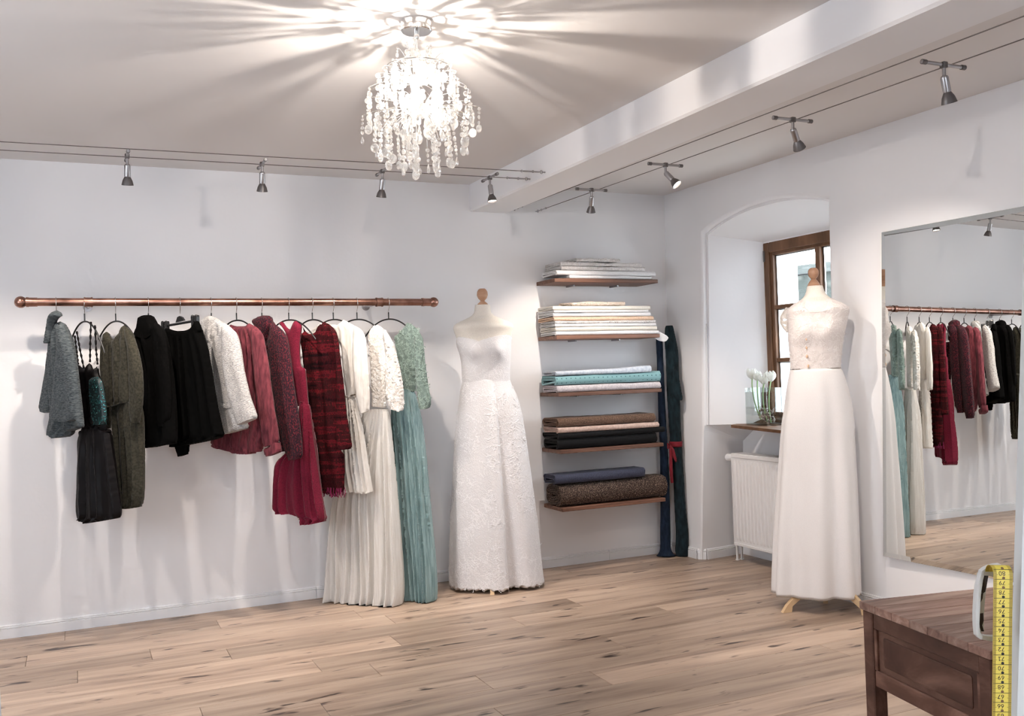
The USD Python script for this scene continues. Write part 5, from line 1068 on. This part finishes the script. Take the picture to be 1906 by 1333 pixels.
for c, s, r_, round_ in drops:
    part(t, 'crystal_drop', flat(disc_, c - A([0, 0, s * .62]), s * .62, r_, (1, .5, 1.15)) if round_ else flat(drop_, c, s, r_, (1, .6, 1)), CRYS)

# ---------------------------------------------------------------- wooden table by the doorway
TH = .60
ta, tb, tc = A([1.996, 2.038, 0]), A([1.902, 1.551, 0]), A([0, 0, 0])
ud = (tb - ta) / np.linalg.norm(tb - ta); vd = A([-ud[1], ud[0], 0])
if vd[0] < 0: vd = -vd
L1, L2 = .497, .80
t = thing('side_table', 'dark stained wooden table with panelled side in the right foreground', 'table', loc=ta + ud * L1 / 2 + vd * L2 / 2)
def tbx(u0, u1, v0, v1, z0, z1, c=.003):
    m_ = box(u0, v0, z0, u1, v1, z1, c); q = m_.vertices.copy(); m_.vertices = ta + q[:, :1] * ud + q[:, 1:2] * vd + q[:, 2:] * A([0, 0, 1])
    if np.cross(ud, vd)[2] < 0: m_.invert()
    return m_
nbd = 7
for k in range(nbd):
    part(t, 'top_board', tbx(-.006 + k * (L1 + .012) / nbd + .0006, -.006 + (k + 1) * (L1 + .012) / nbd - .0006, -.006, L2 + .006, TH - .022, TH, .0015), TABLET)
lg = .042
for u in (0, L1 - lg):
    for v in (0, L2 - lg): part(t, 'leg', tbx(u, u + lg, v, v + lg, 0, TH - .023), TABLEW)
a0, a1 = TH - .022 - .205, TH - .023
for v in (.004, L2 - .026):
    part(t, 'rail', tbx(lg, L1 - lg, v, v + .022, a1 - .045, a1), TABLEW)
    part(t, 'rail', tbx(lg, L1 - lg, v, v + .022, a0, a0 + .045), TABLEW)
    part(t, 'stile', tbx(lg, lg + .012, v, v + .022, a0 + .045, a1 - .045, .002), TABLEW)
    part(t, 'stile', tbx(L1 - lg - .012, L1 - lg, v, v + .022, a0 + .045, a1 - .045, .002), TABLEW)
    pl_ = part(t, 'panel', tbx(lg + .01, L1 - lg - .01, v + .008, v + .016, a0 + .04, a1 - .04, .002), TABLEW)
    part(pl_, 'panel_field', tbx(lg + .035, L1 - lg - .035, v + .005, v + .010, a0 + .062, a1 - .062, .004), TABLEW)
for u in (.004, L1 - .026): part(t, 'apron', tbx(u, u + .022, lg, L2 - lg, a0, a1), TABLEW)

# ---------------------------------------------------------------- handle and tape measure at the doorway
def P2(px, py): return lp(dpt(px, py))
Zv = A([0, 0, 1.])
HP = lambda pts: [P2(1800 + x / 8.33, 1040 + y / 8.33) for x, y in pts]
t = thing('pull_handle', 'white plastic pull handle on the door frame behind the tape measure', 'handle', loc=dpt(1830, 1120))
WPL = plain('white_plastic', lin(214, 214, 212), .35)
CRM = plain('cream_plastic', lin(190, 184, 172), .5)
outer = HP([(205, 245), (218, 192), (280, 145), (350, 112), (450, 90), (515, 84), (555, 148), (640, 190), (640, 275), (500, 270), (395, 280), (330, 262), (255, 256), (235, 330), (205, 520), (185, 800), (175, 1000), (185, 1130), (230, 1180), (300, 1195), (390, 1200), (640, 1205), (640, 1272), (390, 1272), (290, 1260), (185, 1240), (135, 1190), (122, 1050), (120, 850), (135, 560), (160, 400)])
part(t, 'rim', prism(Polygon(outer).buffer(0), -.004, .004, DO, ER, Zv, EN), WPL)
is_ = part(t, 'inner_strip', prism(Polygon(HP([(250, 256), (392, 262), (350, 520), (325, 760), (312, 1000), (315, 1160), (230, 1182), (182, 1130), (172, 1000), (182, 800), (205, 520)])).buffer(0), -.012, -.006, DO, ER, Zv, EN), CRM, label='cream inner strip')
DK = plain('painted_reflection', lin(40, 24, 24), .4)  # dark reflections on the inner face, painted as thin dark pieces
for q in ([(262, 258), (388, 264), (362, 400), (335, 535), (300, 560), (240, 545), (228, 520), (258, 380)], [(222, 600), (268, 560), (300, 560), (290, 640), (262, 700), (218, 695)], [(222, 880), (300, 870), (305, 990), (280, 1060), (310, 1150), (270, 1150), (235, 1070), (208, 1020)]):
    part(is_, 'dark_patch', prism(Polygon(HP(q)).buffer(0), -.006, -.0052, DO, ER, Zv, EN), DK, label='painted dark reflection')

TP0, TP1 = dpt(1866.5, 1096, 1.020), dpt(1862.2, 1333, 1.020)
td = (TP1 - TP0) / np.linalg.norm(TP1 - TP0); td = td - EN * np.dot(td, EN); td /= np.linalg.norm(td)
tx = np.cross(td, EN); tx /= np.linalg.norm(tx)
if np.dot(tx, ER) < 0: tx = -tx
TW = .0205
t = thing('tape_measure', 'yellow tailor tape measure hanging over the handle at the right edge', 'tape measure', loc=TP0)
YEL = plain('tape_yellow', lin(222, 200, 84), .45); YED = plain('tape_edge_yellow', lin(188, 162, 62), .5); INK = plain('tape_ink', lin(30, 26, 20), .6); BRK = plain('tape_brown_dot', lin(112, 84, 50), .6)
top = TP0 - td * .0145
RB = .0085
def tape_pt(s):      # arc length from the tangent point down (positive) or over the handle (negative)
    if s >= 0: return top + td * s, EN
    a = min(-s / RB, pi)
    c = top - EN * RB
    p = c + EN * RB * math.cos(a) - td * RB * math.sin(a); n = EN * math.cos(a) - td * math.sin(a)
    if -s > pi * RB: p = p + td * (-s - pi * RB)
    return p, n
ss = np.concatenate([np.linspace(-.0266, 0, 18), np.linspace(.004, .34, 30)])
def ribbon(x0, x1, ss, h0, h1):
    V = []
    for s in ss:
        p, n = tape_pt(s); V += [p + tx * x0 + n * h0, p + tx * x1 + n * h0, p + tx * x1 + n * h1, p + tx * x0 + n * h1]
    F = []
    for i in range(len(ss) - 1):
        for j in range(4):
            k = (j + 1) % 4; a, b, c, d = i * 4 + j, i * 4 + k, i * 4 + 4 + k, i * 4 + 4 + j; F += [(a, b, c), (a, c, d)]
    m = len(ss) * 4 - 4
    F += [(0, 2, 1), (0, 3, 2), (m, m + 1, m + 2), (m, m + 2, m + 3)]
    mm = trimesh.Trimesh(A(V), F, process=False); mm.fix_normals(); return mm
tp = part(t, 'tape', ribbon(-TW / 2 + .0036, TW / 2 - .0036, ss, 0, .0006), YEL)
part(tp, 'edge_band', ribbon(-TW / 2, -TW / 2 + .0036, ss, 0, .0006), YED); part(tp, 'edge_band', ribbon(TW / 2 - .0036, TW / 2, ss, 0, .0006), YED)
ticks = []
CM = .01012
for k in range(-2, 17):
    s0 = .0145 + k * CM                       # line between number 79-k (above) and 78-k
    if s0 > -.012:
        part(tp, 'centimetre_line', ribbon(-TW / 2 + .0006, TW / 2 - .0003, [s0 - .00022, s0 + .00022], .0006, .0008), INK)
    for q in range(1, 10):
        s1 = s0 + q * CM / 10
        if s1 < -.006: continue
        w_ = .0048 if q == 5 else .0030
        ticks.append(ribbon(-TW / 2 + .0003, -TW / 2 + w_, [s1 - .00009, s1 + .00009], .0006, .0008)); ticks.append(ribbon(TW / 2 - w_, TW / 2 - .0003, [s1 - .00009, s1 + .00009], .0006, .0008))
    num = 79 - k
    sn = s0 - CM * .60
    if sn > -.0105 and num >= 64:
        tm = meshkit.text_mesh(str(num), .0043, .00025, bold=False)
        b_ = tm.bounds; tm.vertices -= [(b_[0, 0] + b_[1, 0]) / 2, (b_[0, 1] + b_[1, 1]) / 2, 0]
        q = tm.vertices.copy(); V = []
        for x_, y_, z_ in q:                   # upside down on the hanging tape
            p, n = tape_pt(sn + y_); V.append(p - tx * (x_ * 1.0 + .0012) + n * (.0006 + z_))
        tm.vertices = A(V); tm.fix_normals(); part(tp, 'numeral', tm, INK)
    sd = s0 - CM * .14
    if sd > -.008:
        p, n = tape_pt(sd)
        part(tp, 'eyelet_dot', lathe([(.0, .0006), (.00155, .0006), (.00155, .0009), (.0, .0009)], p + tx * .0004, n, 14), INK if 69 <= num <= 78 else BRK)
part(tp, 'millimetre_ticks', cat(ticks), INK, kind='stuff')
